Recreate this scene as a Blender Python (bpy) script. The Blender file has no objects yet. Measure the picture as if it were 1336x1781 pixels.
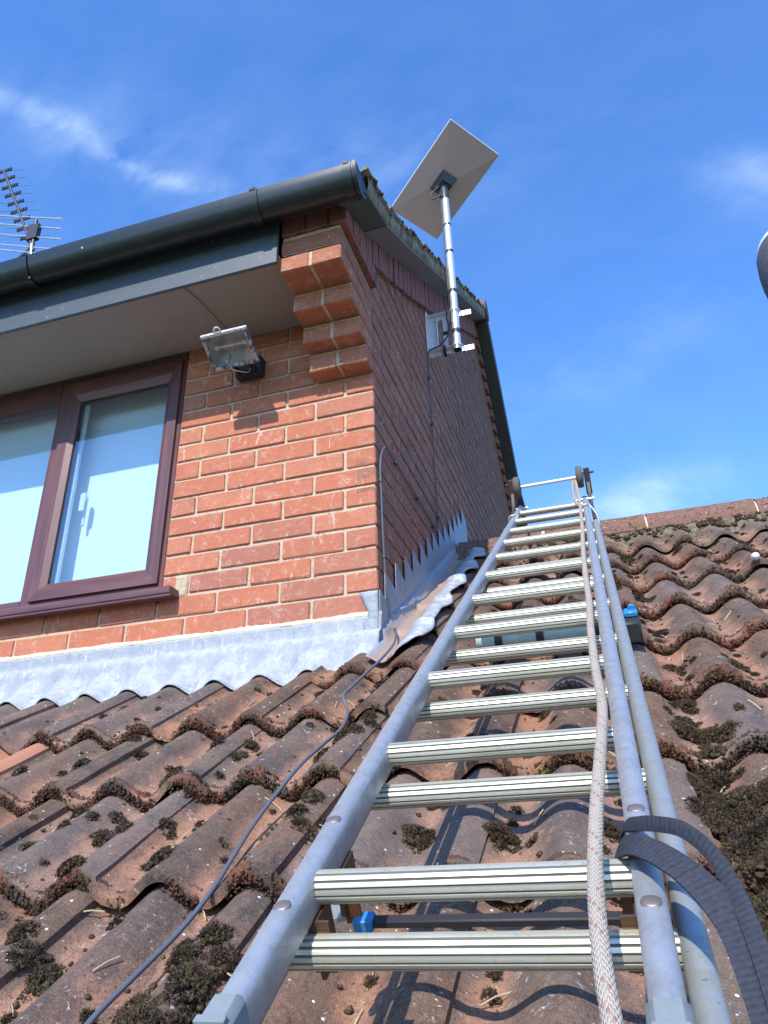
import bpy, bmesh, math, random
import numpy as np
from mathutils import Vector, Matrix, noise as mnoise

rad = math.radians
scene = bpy.context.scene

# ------------------------------------------------------------------ camera
cd = bpy.data.cameras.new("camera")
cam = bpy.data.objects.new("camera", cd)
scene.collection.objects.link(cam)
cd.sensor_fit = 'HORIZONTAL'
cd.sensor_width = 36.0
cd.lens = 35.81
cd.clip_start = 0.02
cd.clip_end = 3000
CR, CU, CF = Vector((.95440, .29770, -.02232)), Vector((.15201, -.42026, .89458)), Vector((-.25693, .85718, .44635))
mw = Matrix.Identity(4)
for i in range(3):
    mw[i][0] = CR[i]; mw[i][1] = CU[i]; mw[i][2] = -CF[i]
mw.translation = Vector((.6596, -2.1152, -.8354))
cam.matrix_world = mw
scene.camera = cam

# ------------------------------------------------------------------ sun and sky
SUN_DIR = Vector((-.045, -1.0, .83)).normalized()      # towards the sun
SUN_EL = math.asin(SUN_DIR.z)
sl = bpy.data.lights.new("sun", 'SUN')
sl.energy = 4.3
sl.angle = rad(.53)
sl.color = (1.0, .935, .83)
so = bpy.data.objects.new("sun", sl)
scene.collection.objects.link(so)
so.rotation_euler = SUN_DIR.to_track_quat('Z', 'Y').to_euler()
so.location = (-2, -6, 8)

world = bpy.data.worlds.new("World")
scene.world = world
world.use_nodes = True
wn = world.node_tree.nodes; wl = world.node_tree.links
wn.clear()
wout = wn.new('ShaderNodeOutputWorld')
bg = wn.new('ShaderNodeBackground'); bg.inputs['Strength'].default_value = .15
sky = wn.new('ShaderNodeTexSky'); sky.sky_type = 'NISHITA'; sky.sun_disc = False
sky.sun_elevation = SUN_EL
sky.sun_rotation = math.atan2(SUN_DIR.x, SUN_DIR.y)
sky.air_density = 1.15; sky.dust_density = .25; sky.ozone_density = 2.2; sky.altitude = 50
tc = wn.new('ShaderNodeTexCoord')


def wmath(op, a, b=None, c=None):
    n = wn.new('ShaderNodeMath'); n.operation = op
    for i, v in enumerate((a, b, c)):
        if v is None: continue
        if isinstance(v, (int, float)): n.inputs[i].default_value = v
        else: wl.new(v, n.inputs[i])
    return n.outputs[0]


def wisp(center, axis, along, across, strength):
    """a soft streak of cirrus round a direction of the sky"""
    c = Vector(center).normalized()
    ax = Vector(axis); ax = (ax - c * ax.dot(c)).normalized()
    bx = c.cross(ax)
    outs = []
    for v, w in ((ax, along), (bx, across)):
        d = wn.new('ShaderNodeVectorMath'); d.operation = 'DOT_PRODUCT'
        wl.new(warp.outputs[0], d.inputs[0]); d.inputs[1].default_value = v
        e = wmath('SUBTRACT', d.outputs['Value'], c.dot(v))
        e = wmath('DIVIDE', e, w)
        outs.append(wmath('MULTIPLY', e, e))
    d = wn.new('ShaderNodeVectorMath'); d.operation = 'DOT_PRODUCT'
    wl.new(tc.outputs['Generated'], d.inputs[0]); d.inputs[1].default_value = c
    front = wmath('GREATER_THAN', d.outputs['Value'], 0.0)
    s = wmath('ADD', outs[0], outs[1])
    g = wmath('EXPONENT', wmath('MULTIPLY', s, -1.0))
    return wmath('MULTIPLY', wmath('MULTIPLY', g, front), strength)


nw = wn.new('ShaderNodeTexNoise'); nw.inputs['Scale'].default_value = 5.0; nw.inputs['Detail'].default_value = 3
wl.new(tc.outputs['Generated'], nw.inputs['Vector'])
sub = wn.new('ShaderNodeVectorMath'); sub.operation = 'SUBTRACT'; wl.new(nw.outputs['Color'], sub.inputs[0]); sub.inputs[1].default_value = (.5, .5, .5)
scl = wn.new('ShaderNodeVectorMath'); scl.operation = 'SCALE'; wl.new(sub.outputs[0], scl.inputs[0]); scl.inputs['Scale'].default_value = .10
warp = wn.new('ShaderNodeVectorMath'); warp.operation = 'ADD'; wl.new(tc.outputs['Generated'], warp.inputs[0]); wl.new(scl.outputs[0], warp.inputs[1])
W = [wisp((-.505, .413, .758), (.11, .11, -.03), .085, .014, .34),
     wisp((-.415, .515, .748), (.12, .08, 0), .085, .012, .42),
     wisp((-.46, .46, .76), (.12, .10, 0), .13, .05, .14),
     wisp((.08, .90, .425), (1, 0, 0), .085, .030, .55),
     wisp((.237, .689, .665), (.3, .3, .1), .07, .03, .30),
     wisp((-.196, .60, .775), (1, .3, 0), .14, .045, .16),
     wisp((.02, .82, .57), (.6, .1, .3), .15, .03, .10)]
tot = W[0]
for w in W[1:]: tot = wmath('ADD', tot, w)
nc = wn.new('ShaderNodeTexNoise'); nc.inputs['Scale'].default_value = 9.0; nc.inputs['Detail'].default_value = 8; nc.inputs['Roughness'].default_value = .62
mp = wn.new('ShaderNodeMapping'); mp.inputs['Rotation'].default_value = (0, 0, rad(-35)); mp.inputs['Scale'].default_value = (1.0, 2.6, 1.6)
wl.new(tc.outputs['Generated'], mp.inputs['Vector']); wl.new(mp.outputs[0], nc.inputs['Vector'])
tex = wmath('MULTIPLY_ADD', nc.outputs['Fac'], 2.6, -.75)
cl_a = wn.new('ShaderNodeClamp'); wl.new(wmath('MULTIPLY', tot, tex), cl_a.inputs['Value']); cl_a.inputs['Max'].default_value = .75
# faint even veil with a fine texture over the whole sky
veil = wmath('MULTIPLY_ADD', nc.outputs['Fac'], .08, -.025)
amt = wn.new('ShaderNodeClamp'); wl.new(wmath('ADD', cl_a.outputs[0], veil), amt.inputs['Value'])
hs = wn.new('ShaderNodeHueSaturation'); hs.inputs['Saturation'].default_value = 1.16; hs.inputs['Value'].default_value = 1.08
wl.new(sky.outputs[0], hs.inputs['Color'])
tint = wn.new('ShaderNodeMixRGB'); tint.blend_type = 'MULTIPLY'; tint.inputs['Fac'].default_value = 1; tint.inputs['Color2'].default_value = (.94, 1.22, 1.66, 1)
wl.new(hs.outputs[0], tint.inputs['Color1'])
mx = wn.new('ShaderNodeMixRGB'); mx.inputs['Color2'].default_value = (5.0, 6.3, 7.6, 1)
wl.new(amt.outputs[0], mx.inputs['Fac']); wl.new(tint.outputs[0], mx.inputs['Color1'])
wl.new(mx.outputs[0], bg.inputs['Color']); wl.new(bg.outputs[0], wout.inputs['Surface'])

scene.view_settings.view_transform = 'Standard'
scene.view_settings.look = 'None'
scene.view_settings.exposure = 0.38
scene.view_settings.gamma = 1.0
scene.view_settings.use_curve_mapping = False
scene.cycles.max_bounces = 8

# ------------------------------------------------------------------ helpers
PITCH = rad(32)
CA, SA = math.cos(PITCH), math.sin(PITCH)


def rf(x, s, h=0.0):
    """point in roof terms: across, up the slope, off the crest plane"""
    return Vector((x, s * CA - h * SA, -.15 + s * SA + h * CA))


ROOF_ROT = Matrix(((1, 0, 0, 0), (0, CA, -SA, 0), (0, SA, CA, 0), (0, 0, 0, 1)))
ROOF_M = Matrix.Translation((0, 0, -.15)) @ ROOF_ROT


def link(o, parent=None):
    scene.collection.objects.link(o)
    if parent is not None: o.parent = parent
    return o


def mesh(name, verts, faces, mats=None, smooth=False, uvs=None, fm=None):
    me = bpy.data.meshes.new(name)
    me.from_pydata([tuple(v) for v in verts], [], faces)
    if mats:
        for m in (mats if isinstance(mats, (list, tuple)) else [mats]): me.materials.append(m)
    if smooth: me.polygons.foreach_set('use_smooth', [True] * len(me.polygons))
    if fm: me.polygons.foreach_set('material_index', fm)
    if uvs:
        l = me.uv_layers.new(name='UVMap')
        flat = []
        for f in faces:
            for i in f: flat += list(uvs[i])
        l.data.foreach_set('uv', flat)
    me.update()
    return me


def obj(name, me, parent=None, loc=None, mat=None):
    o = bpy.data.objects.new(name, me)
    link(o, parent)
    if loc is not None: o.location = loc
    if mat is not None: o.matrix_basis = mat
    return o


def tag(o, label=None, cat=None, group=None, kind=None):
    if label: o['label'] = label
    if cat: o['category'] = cat
    if group: o['group'] = group
    if kind: o['kind'] = kind
    return o


def thing(name, label, cat, group=None, mat=None, loc=None):
    o = bpy.data.objects.new(name, None)
    o.empty_display_size = .1
    link(o)
    if mat is not None: o.matrix_basis = mat
    if loc is not None: o.location = loc
    return tag(o, label, cat, group)


class MB:
    def __init__(s): s.v = []; s.f = []; s.uv = []

    def add(s, v, f, uv=None):
        b = len(s.v)
        s.v += [Vector(p) for p in v]
        s.f += [tuple(i + b for i in q) for q in f]
        s.uv += list(uv) if uv else [(0, 0)] * len(v)
        return s

    def box(s, x0, x1, y0, y1, z0, z1, c=0.0, M=None, jit=0.0, rnd=None):
        if c <= 0:
            v = [(x, y, z) for x in (x0, x1) for y in (y0, y1) for z in (z0, z1)]
            f = [(0, 1, 3, 2), (4, 6, 7, 5), (0, 4, 5, 1), (2, 3, 7, 6), (0, 2, 6, 4), (1, 5, 7, 3)]
        else:
            lo = (x0, y0, z0); hi = (x1, y1, z1)
            v = []; idx = {}
            for ix in (0, 1):
                for iy in (0, 1):
                    for iz in (0, 1):
                        for ax in range(3):
                            p = []
                            for d, i in enumerate((ix, iy, iz)):
                                e = hi[d] if i else lo[d]
                                if d != ax: e += (-c if i else c)
                                p.append(e)
                            idx[(ix, iy, iz, ax)] = len(v); v.append(tuple(p))
            f = []
            g = lambda a, b, cc, ax: idx[(a, b, cc, ax)]
            for i in (0, 1):
                q = [g(i, 0, 0, 0), g(i, 1, 0, 0), g(i, 1, 1, 0), g(i, 0, 1, 0)]; f.append(tuple(q if i else q[::-1]))
                q = [g(0, i, 0, 1), g(1, i, 0, 1), g(1, i, 1, 1), g(0, i, 1, 1)]; f.append(tuple(q[::-1] if i else q))
                q = [g(0, 0, i, 2), g(1, 0, i, 2), g(1, 1, i, 2), g(0, 1, i, 2)]; f.append(tuple(q if i else q[::-1]))
            for a in (0, 1):
                for b in (0, 1):
                    q = [g(a, b, 0, 0), g(a, b, 1, 0), g(a, b, 1, 1), g(a, b, 0, 1)]; f.append(tuple(q if a != b else q[::-1]))
                    q = [g(a, 0, b, 0), g(a, 1, b, 0), g(a, 1, b, 2), g(a, 0, b, 2)]; f.append(tuple(q if a == b else q[::-1]))
                    q = [g(0, a, b, 1), g(1, a, b, 1), g(1, a, b, 2), g(0, a, b, 2)]; f.append(tuple(q if a != b else q[::-1]))
                    for d in (0, 1):
                        q = (g(a, b, d, 0), g(a, b, d, 1), g(a, b, d, 2)); f.append(q if (a + b + d) % 2 else q[::-1])
        if jit and rnd:
            v = [tuple(t + rnd.uniform(-jit, jit) for t in p) for p in v]
        if M is not None: v = [M @ Vector(p) for p in v]
        return s.add(v, f)

    def tube(s, pts, r, seg=10, caps=True, flat=None, uvlen=1.0):
        """round tube along points; r a number or list"""
        pts = [Vector(p) for p in pts]
        n = len(pts)
        rr = r if isinstance(r, (list, tuple)) else [r] * n
        t0 = (pts[1] - pts[0]).normalized()
        up = Vector((0, 0, 1)) if abs(t0.z) < .9 else Vector((1, 0, 0))
        nn = (up - t0 * up.dot(t0)).normalized()
        v = []; uv = []; L = 0
        for i, p in enumerate(pts):
            if i: L += (p - pts[i - 1]).length
            t = (pts[min(i + 1, n - 1)] - pts[max(i - 1, 0)]).normalized()
            nn = (nn - t * nn.dot(t)).normalized()
            bb = t.cross(nn)
            for k in range(seg + 1):
                a = 2 * math.pi * k / seg
                v.append(p + (nn * math.cos(a) + bb * math.sin(a)) * rr[i])
                uv.append((k / seg, L))
        w = seg + 1
        f = [(i * w + k, i * w + k + 1, (i + 1) * w + k + 1, (i + 1) * w + k) for i in range(n - 1) for k in range(seg)]
        if caps:
            f.append(tuple(range(seg - 1, -1, -1)))
            f.append(tuple((n - 1) * w + k for k in range(seg)))
        return s.add(v, f, uv)

    def lathe(s, prof, seg=24, M=None):
        """profile of (radius, height) about local z"""
        v = []; f = []
        for r, z in prof:
            for k in range(seg):
                a = 2 * math.pi * k / seg
                v.append(Vector((r * math.cos(a), r * math.sin(a), z)))
        for i in range(len(prof) - 1):
            for k in range(seg):
                k2 = (k + 1) % seg
                f.append((i * seg + k, i * seg + k2, (i + 1) * seg + k2, (i + 1) * seg + k))
        f.append(tuple(range(seg - 1, -1, -1)))
        f.append(tuple((len(prof) - 1) * seg + k for k in range(seg)))
        if M is not None: v = [M @ p for p in v]
        return s.add(v, f)

    def extrude(s, poly, a, b):
        """closed polygon (list of 3-vectors functions of t) swept from a to b; poly: list of Vectors, a,b offset Vectors"""
        n = len(poly)
        v = [Vector(p) + Vector(a) for p in poly] + [Vector(p) + Vector(b) for p in poly]
        f = [(i, (i + 1) % n, n + (i + 1) % n, n + i) for i in range(n)]
        f += [tuple(range(n - 1, -1, -1)), tuple(range(n, 2 * n))]
        return s.add(v, f)

    def me(s, name, mat=None, smooth=False, fix=True, angle=None):
        me = mesh(name, s.v, s.f, mat, smooth, s.uv)
        if fix:
            bm = bmesh.new(); bm.from_mesh(me); bmesh.ops.recalc_face_normals(bm, faces=bm.faces); bm.to_mesh(me); bm.free()
        if angle is not None:
            me.polygons.foreach_set('use_smooth', [True] * len(me.polygons))
            me.set_sharp_from_angle(angle=rad(angle))
        return me

    def build(s, name, mat, parent=None, smooth=False, fix=True, angle=None, M=None):
        return obj(name, s.me(name, mat, smooth, fix, angle), parent, mat=M)


def spline(pts, n=6):
    pts = [Vector(p) for p in pts]
    P = [pts[0] * 2 - pts[1]] + pts + [pts[-1] * 2 - pts[-2]]
    out = []
    for i in range(1, len(P) - 2):
        p0, p1, p2, p3 = P[i - 1:i + 3]
        for k in range(n):
            t = k / n
            out.append(.5 * ((2 * p1) + (-p0 + p2) * t + (2 * p0 - 5 * p1 + 4 * p2 - p3) * t * t + (-p0 + 3 * p1 - 3 * p2 + p3) * t ** 3))
    out.append(P[-2])
    return out


# ------------------------------------------------------------------ materials
class NT:
    def __init__(s, name):
        s.m = bpy.data.materials.new(name); s.m.use_nodes = True
        s.n = s.m.node_tree.nodes; s.l = s.m.node_tree.links
        s.b = s.n['Principled BSDF']
        s.geo = s.n.new('ShaderNodeNewGeometry'); s.tc = s.n.new('ShaderNodeTexCoord')
        s.oi = s.n.new('ShaderNodeObjectInfo')

    def put(s, sock, v):
        if isinstance(v, (int, float)): sock.default_value = v
        elif isinstance(v, (tuple, list)): sock.default_value = tuple(v) + ((1,) if len(v) == 3 and sock.type == 'RGBA' else ())
        else: s.l.new(v, sock)

    def math(s, op, a, b=None, c=None, clamp=False):
        n = s.n.new('ShaderNodeMath'); n.operation = op; n.use_clamp = clamp
        for i, v in enumerate((a, b, c)):
            if v is not None: s.put(n.inputs[i], v)
        return n.outputs[0]

    def noise(s, scale, detail=3, rough=.55, vec=None, dist=0.0, stretch=None):
        n = s.n.new('ShaderNodeTexNoise'); n.inputs['Scale'].default_value = scale
        n.inputs['Detail'].default_value = detail; n.inputs['Roughness'].default_value = rough; n.inputs['Distortion'].default_value = dist
        v = vec if vec is not None else s.geo.outputs['Position']
        if stretch:
            mp = s.n.new('ShaderNodeMapping'); mp.inputs['Scale'].default_value = stretch
            s.l.new(v, mp.inputs['Vector']); v = mp.outputs[0]
        s.l.new(v, n.inputs['Vector'])
        return n.outputs['Fac']

    def vor(s, scale, vec=None, feature='F1'):
        n = s.n.new('ShaderNodeTexVoronoi'); n.inputs['Scale'].default_value = scale; n.feature = feature
        s.l.new(vec if vec is not None else s.geo.outputs['Position'], n.inputs['Vector'])
        return n.outputs['Distance']

    def ramp(s, fac, lo, hi):
        return s.math('MULTIPLY', s.math('SUBTRACT', fac, lo), 1.0 / (hi - lo), clamp=True)

    def mix(s, fac, a, b, mode='MIX'):
        n = s.n.new('ShaderNodeMixRGB'); n.blend_type = mode
        s.put(n.inputs['Fac'], fac); s.put(n.inputs['Color1'], a); s.put(n.inputs['Color2'], b)
        return n.outputs[0]

    def bump(s, h, strength=.3, dist=.002, prev=None):
        n = s.n.new('ShaderNodeBump'); n.inputs['Strength'].default_value = strength; n.inputs['Distance'].default_value = dist
        s.put(n.inputs['Height'], h)
        if prev is not None: s.l.new(prev, n.inputs['Normal'])
        return n.outputs[0]

    def out(s, col, rough=.8, metal=0.0, spec=.5, bump=None):
        s.put(s.b.inputs['Base Color'], col); s.put(s.b.inputs['Roughness'], rough); s.put(s.b.inputs['Metallic'], metal)
        s.b.inputs['Specular IOR Level'].default_value = spec
        if bump is not None: s.l.new(bump, s.b.inputs['Normal'])
        return s.m


def sep(t, v):
    n = t.n.new('ShaderNodeSeparateXYZ'); t.l.new(v, n.inputs[0]); return n.outputs


def mat_brick(name, base, dark, alt):
    t = NT(name)
    r = t.oi.outputs['Random']
    c = t.mix(t.ramp(r, .55, .95), base, dark)
    c = t.mix(t.math('MULTIPLY', t.ramp(t.math('FRACT', t.math('MULTIPLY', r, 7.13)), .5, 1.0), .8), c, alt)
    big = t.noise(14, 3)
    c = t.mix(t.math('MULTIPLY', t.ramp(big, .45, .75), .5), c, dark)
    c = t.mix(t.math('MULTIPLY', t.ramp(t.noise(75, 5, .75), .50, .68), .45), c, tuple(v * .62 for v in base))
    c = t.mix(t.math('MULTIPLY', t.ramp(t.noise(42, 5, .7, stretch=(.5, .5, 1.6)), .55, .70), .40), c, (.58, .34, .25))
    fine = t.noise(420, 3, .7)
    c = t.mix(t.math('MULTIPLY', t.ramp(fine, .5, .8), .30), c, (.62, .36, .27))
    c = t.mix(t.math('MULTIPLY', t.math('LESS_THAN', t.vor(34), .045), .8), c, (.70, .60, .54))
    c = t.mix(t.math('MULTIPLY', t.ramp(t.noise(260, 2, .6), .62, .72), .45), c, (.12, .05, .035))
    # pale mortar smears and lime bloom
    sm = t.math('MULTIPLY', t.ramp(t.noise(23, 6, .75, dist=.6), .53, .66), t.ramp(t.noise(150, 3), .40, .62))
    c = t.mix(t.math('MULTIPLY', sm, .6), c, (.62, .50, .42))
    drip = t.math('MULTIPLY', t.ramp(t.noise(26, 5, .7, dist=1.2, stretch=(1, 1, .35)), .625, .655), t.ramp(t.noise(6, 3), .44, .54))
    c = t.mix(t.math('MULTIPLY', drip, .42), c, (.72, .64, .60))
    b = t.bump(fine, .5, .0015)
    b = t.bump(t.noise(60, 4, .6), .35, .003, b)
    return t.out(c, .88, spec=.25, bump=b)


def mat_simple(name, col, rough=.6, metal=0.0, spec=.5, nscale=80, namt=.25, dark=None, bumpd=.001, bump=.2, stretch=None):
    t = NT(name)
    d = dark or tuple(x * .55 for x in col)
    n = t.noise(nscale, 4, .6, stretch=stretch)
    c = t.mix(t.math('MULTIPLY', t.ramp(n, .35, .75), namt), col, d)
    b = t.bump(n, bump, bumpd)
    return t.out(c, rough, metal, spec, b)


M = {}
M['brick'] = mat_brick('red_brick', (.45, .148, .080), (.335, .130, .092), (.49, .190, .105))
M['brick_side_shaded'] = mat_brick('side_brick', (.30, .118, .076), (.22, .095, .068), (.34, .150, .095))  # darker copy of the red brick: the gable's shade put into its colour
t = NT('band_brick')
n1 = t.noise(40, 4, .7); st = t.noise(45, 4, .65, stretch=(1, 1, .10))
c = t.mix(n1, (.33, .135, .11), (.22, .10, .09)); c = t.mix(t.math('MULTIPLY', t.ramp(st, .54, .64), .85), c, (.045, .032, .034))
M['band_brick'] = t.out(c, .9, spec=.2, bump=t.bump(n1, .5, .003))
M['brick_corbel_shaded'] = mat_brick('orange_brick', (.37, .135, .075), (.28, .105, .065), (.42, .165, .085))  # red brick darkened for the corbel, shade under the eaves painted in
t = NT('mortar')
n1 = t.noise(300, 4, .7); n2 = t.noise(30, 3)
c = t.mix(n2, (.54, .42, .295), (.41, .315, .225)); c = t.mix(t.math('MULTIPLY', n1, .5), c, (.60, .49, .37)); c = t.mix(t.ramp(t.noise(60, 5, .75), .56, .66), c, (.22, .17, .13))
M['mortar'] = t.out(c, .95, spec=.2, bump=t.bump(n1, .7, .002))
t = NT('pale_mortar')
n1 = t.noise(200, 5, .7)
M['pale_mortar'] = t.out(t.mix(n1, (.74, .66, .50), (.52, .45, .35)), .95, spec=.2, bump=t.bump(n1, .8, .003))

t = NT('dirty_bedding')
n1 = t.noise(38, 6, .75); n2 = t.noise(150, 4, .7)
c = t.mix(t.ramp(n1, .38, .62), (.24, .19, .13), (.06, .048, .036)); c = t.mix(t.math('MULTIPLY', t.ramp(n2, .52, .7), .5), c, (.36, .30, .22))
M['bedding'] = t.out(c, .95, spec=.2, bump=t.bump(n2, .9, .006))
# weathered roof tile: salmon concrete in the troughs, dark algae and lichen on the rolls
t = NT('roof_tile')
zz = sep(t, t.tc.outputs['Object'])[2]
wn_ = t.math('ADD', t.math('MULTIPLY', t.math('SUBTRACT', t.noise(17, 6, .7), .5), .075), t.math('MULTIPLY', t.math('SUBTRACT', t.noise(4.5, 2), .5), .05))
hi = t.ramp(t.math('ADD', zz, wn_), -.037, -.018)
salmon = t.mix(t.noise(18, 3), (.42, .200, .115), (.31, .155, .092))
salmon = t.mix(t.math('MULTIPLY', t.ramp(t.noise(500, 2, .6), .5, .75), .5), salmon, (.52, .32, .20))
dark = t.mix(t.ramp(t.noise(34, 6, .8), .36, .64), (.046, .034, .029), (.150, .100, .074))
dark = t.mix(t.math('MULTIPLY', t.ramp(t.noise(7, 4, .6), .42, .62), .8), dark, (.180, .098, .065))
c = t.mix(t.math('MULTIPLY', hi, .95), salmon, dark)
mid = t.noise(170, 4, .8)
c = t.mix(t.math('MULTIPLY', t.ramp(mid, .54, .64), .55), c, (.26, .18, .135)); c = t.mix(t.math('MULTIPLY', t.ramp(mid, .46, .36), .70), c, (.028, .022, .021))
tan = t.math('MULTIPLY', t.ramp(t.noise(9, 5, .65), .46, .66), .75)
c = t.mix(tan, c, (.160, .112, .075))
blk = t.math('MULTIPLY', t.ramp(t.noise(12, 6, .75, stretch=(1, .30, .5)), .50, .62), t.math('MULTIPLY', t.ramp(t.noise(330, 3, .7), .32, .60), .85))
c = t.mix(blk, c, (.030, .026, .028))
gr = t.noise(650, 2, .7)
c = t.mix(t.math('MULTIPLY', t.ramp(gr, .55, .70), .45), c, (.34, .25, .20))
c = t.mix(t.math('MULTIPLY', t.ramp(gr, .45, .32), .6), c, (.022, .018, .018))
lich = t.math('MULTIPLY', t.ramp(t.noise(70, 6, .78, dist=.8), .60, .66), t.ramp(t.noise(8, 3), .46, .56))
c = t.mix(t.math('MULTIPLY', lich, .85), c, (.66, .64, .60))
c = t.mix(t.math('MULTIPLY', t.math('LESS_THAN', t.vor(46), .10), t.ramp(t.noise(9, 2), .45, .6)), c, (.74, .72, .68))
c = t.mix(t.math('MULTIPLY', t.math('SUBTRACT', t.oi.outputs['Random'], .5), .30), c, (.30, .30, .32))
b = t.bump(gr, .55, .0012); b = t.bump(mid, .6, .0025, b); b = t.bump(t.noise(45, 4, .7), .5, .006, b)
M['tile'] = t.out(c, .93, spec=.2, bump=b)
t = NT('clean_tile')
n1 = t.noise(500, 2)
M['tile_clean'] = t.out(t.mix(n1, (.42, .19, .115), (.36, .165, .10)), .85, spec=.3, bump=t.bump(n1, .3, .001))
t = NT('ridge_tile')
n1 = t.noise(30, 5, .7); n2 = t.noise(400, 2)
c = t.mix(n1, (.25, .125, .085), (.15, .095, .078)); c = t.mix(t.ramp(t.noise(60, 4, .7), .53, .62), c, (.05, .04, .036))
c = t.mix(t.math('MULTIPLY', t.ramp(n2, .55, .7), .4), c, (.5, .33, .26))
c = t.mix(t.math('MULTIPLY', t.ramp(t.noise(48, 4, .7), .66, .70), .8), c, (.7, .66, .6))
M['ridge'] = t.out(c, .9, spec=.2, bump=t.bump(n2, .5, .002, t.bump(n1, .5, .004)))
# moss
t = NT('moss')
n1 = t.noise(16, 3); n2 = t.noise(260, 2)
c = t.mix(t.ramp(n1, .35, .65), (.022, .017, .014), (.078, .056, .033)); c = t.mix(t.math('MULTIPLY', t.ramp(t.noise(19, 3), .60, .70), .8), c, (.085, .085, .028))
c = t.mix(t.ramp(n2, .46, .70), c, (.130, .096, .064))
M['moss'] = t.out(c, .95, spec=.1)
t = NT('rust_lichen')
n1 = t.noise(20, 3); n2 = t.noise(420, 3)
c = t.mix(t.ramp(n1, .40, .60), (.165, .068, .044), (.075, .048, .036)); c = t.mix(t.math('MULTIPLY', t.ramp(n2, .52, .75), .8), c, (.30, .13, .09))
c = t.mix(t.ramp(t.noise(14, 2), .62, .7), c, (.15, .13, .06))
c = t.mix(t.ramp(t.noise(6, 3), .48, .62), c, (.085, .060, .045))
M['rust'] = t.out(c, .95, spec=.1, bump=t.bump(n2, 1.0, .002))
M['straw'] = mat_simple('straw', (.55, .45, .28), .8)
# lead
t = NT('lead')
n1 = t.noise(9, 4, .6); n2 = t.noise(90, 5, .75, dist=.5)
pz = sep(t, t.geo.outputs['Position'])
slopey = t.ramp(sep(t, t.geo.outputs['Normal'])[2], .25, .6)
c = t.mix(n2, (.22, .245, .28), (.31, .335, .37))
wh = t.ramp(t.math('ADD', t.math('MULTIPLY', t.noise(34, 6, .75, dist=.6), .9), t.math('MULTIPLY', slopey, .34)), .58, .80)
c = t.mix(t.math('MULTIPLY', wh, .8), c, (.42, .445, .47))
fold = t.math('MULTIPLY', t.ramp(t.noise(16, 4, .6, stretch=(2.2, .5, .5)), .60, .64), .5)
c = t.mix(fold, c, (.17, .19, .22)); c = t.mix(t.math('MULTIPLY', t.ramp(t.noise(50, 4, .7, stretch=(1.5, 1, .25)), .60, .70), .5), c, (.62, .64, .62))
b = t.bump(n2, .35, .0025); b = t.bump(t.noise(25, 3), .7, .010, b)
M['lead'] = t.out(c, .55, .0, .5, b)
t = NT('lead_side')
n2 = t.noise(90, 5, .75, dist=.5)
px = sep(t, t.geo.outputs['Position'])[0]
c = t.mix(n2, (.22, .245, .29), (.33, .36, .41))
stain = t.math('MULTIPLY', t.ramp(t.math('ADD', px, t.math('MULTIPLY', t.noise(14, 4), .05)), .034, .052), t.ramp(t.math('ADD', px, t.math('MULTIPLY', t.noise(11, 4), .05)), .125, .095))
c = t.mix(t.math('MULTIPLY', stain, .8), c, (.36, .23, .16))
wh = t.math('MULTIPLY', t.ramp(t.noise(30, 6, .75, dist=.6), .42, .62), t.ramp(px, .085, .125))
c = t.mix(t.math('MULTIPLY', wh, .85), c, (.56, .58, .60))
b = t.bump(n2, .35, .0025)
M['lead_side'] = t.out(c, .55, .0, .5, b)
# plastics, metals
t = NT('gutter_plastic')
c = t.mix(t.noise(40, 4), (.008, .013, .016), (.014, .020, .022))
sp = t.math('LESS_THAN', t.vor(13), .055)
c = t.mix(t.math('MULTIPLY', sp, t.ramp(t.noise(60, 3), .45, .55)), c, (.7, .7, .68))
c = t.mix(t.math('MULTIPLY', t.ramp(t.noise(24, 5, .7, stretch=(1, 1, .4)), .55, .8), .22), c, (.09, .11, .11))
M['gutter'] = t.out(c, .33, spec=.5)
M['fascia'] = t.m
t = NT('fascia_plastic')
c = t.mix(t.noise(30, 4), (.050, .066, .082), (.075, .092, .108))
c = t.mix(t.math('MULTIPLY', t.math('LESS_THAN', t.vor(16), .06), t.ramp(t.noise(60, 3), .42, .5)), c, (.75, .75, .72))
c = t.mix(t.ramp(t.noise(55, 5, .75, stretch=(1, 1, .3)), .60, .75), c, (.20, .22, .24))
M['fascia'] = t.out(c, .45)
t = NT('soffit_board')
c = t.mix(t.noise(7, 5, .7), (.38, .335, .30), (.29, .25, .225)); c = t.mix(t.math('MULTIPLY', t.math('LESS_THAN', t.vor(9), .035), 1), c, (.05, .04, .04))
c = t.mix(t.math('MULTIPLY', t.ramp(t.noise(30, 5, .7), .56, .75), .35), c, (.25, .21, .18))
M['soffit'] = t.out(c, .85, bump=t.bump(t.noise(60, 3), .2, .002))
t = NT('mahogany_upvc')
g = t.noise(36, 5, .65, stretch=(1, 1, .06)); g2 = t.noise(160, 3, .6, stretch=(1, 1, .05))
c = t.mix(t.ramp(g, .35, .65), (.085, .030, .034), (.17, .072, .068)); c = t.mix(t.math('MULTIPLY', g2, .4), c, (.06, .02, .025))
c = t.mix(t.math('MULTIPLY', t.ramp(t.noise(70, 5, .7), .70, .74), .8), c, (.6, .57, .55))
M['upvc'] = t.out(c, .42, spec=.5)
t = NT('mahogany_upvc_rail')
g = t.noise(36, 5, .65, stretch=(.06, 1, 1)); g2 = t.noise(160, 3, .6, stretch=(.05, 1, 1))
c = t.mix(t.ramp(g, .35, .65), (.085, .030, .034), (.17, .072, .068)); c = t.mix(t.math('MULTIPLY', g2, .4), c, (.06, .02, .025))
M['upvc_h'] = t.out(c, .42, spec=.5)
M['seal'] = mat_simple('black_seal', (.015, .012, .015), .6)
M['white_plastic'] = mat_simple('white_plastic', (.78, .78, .76), .4, namt=.1)
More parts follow.
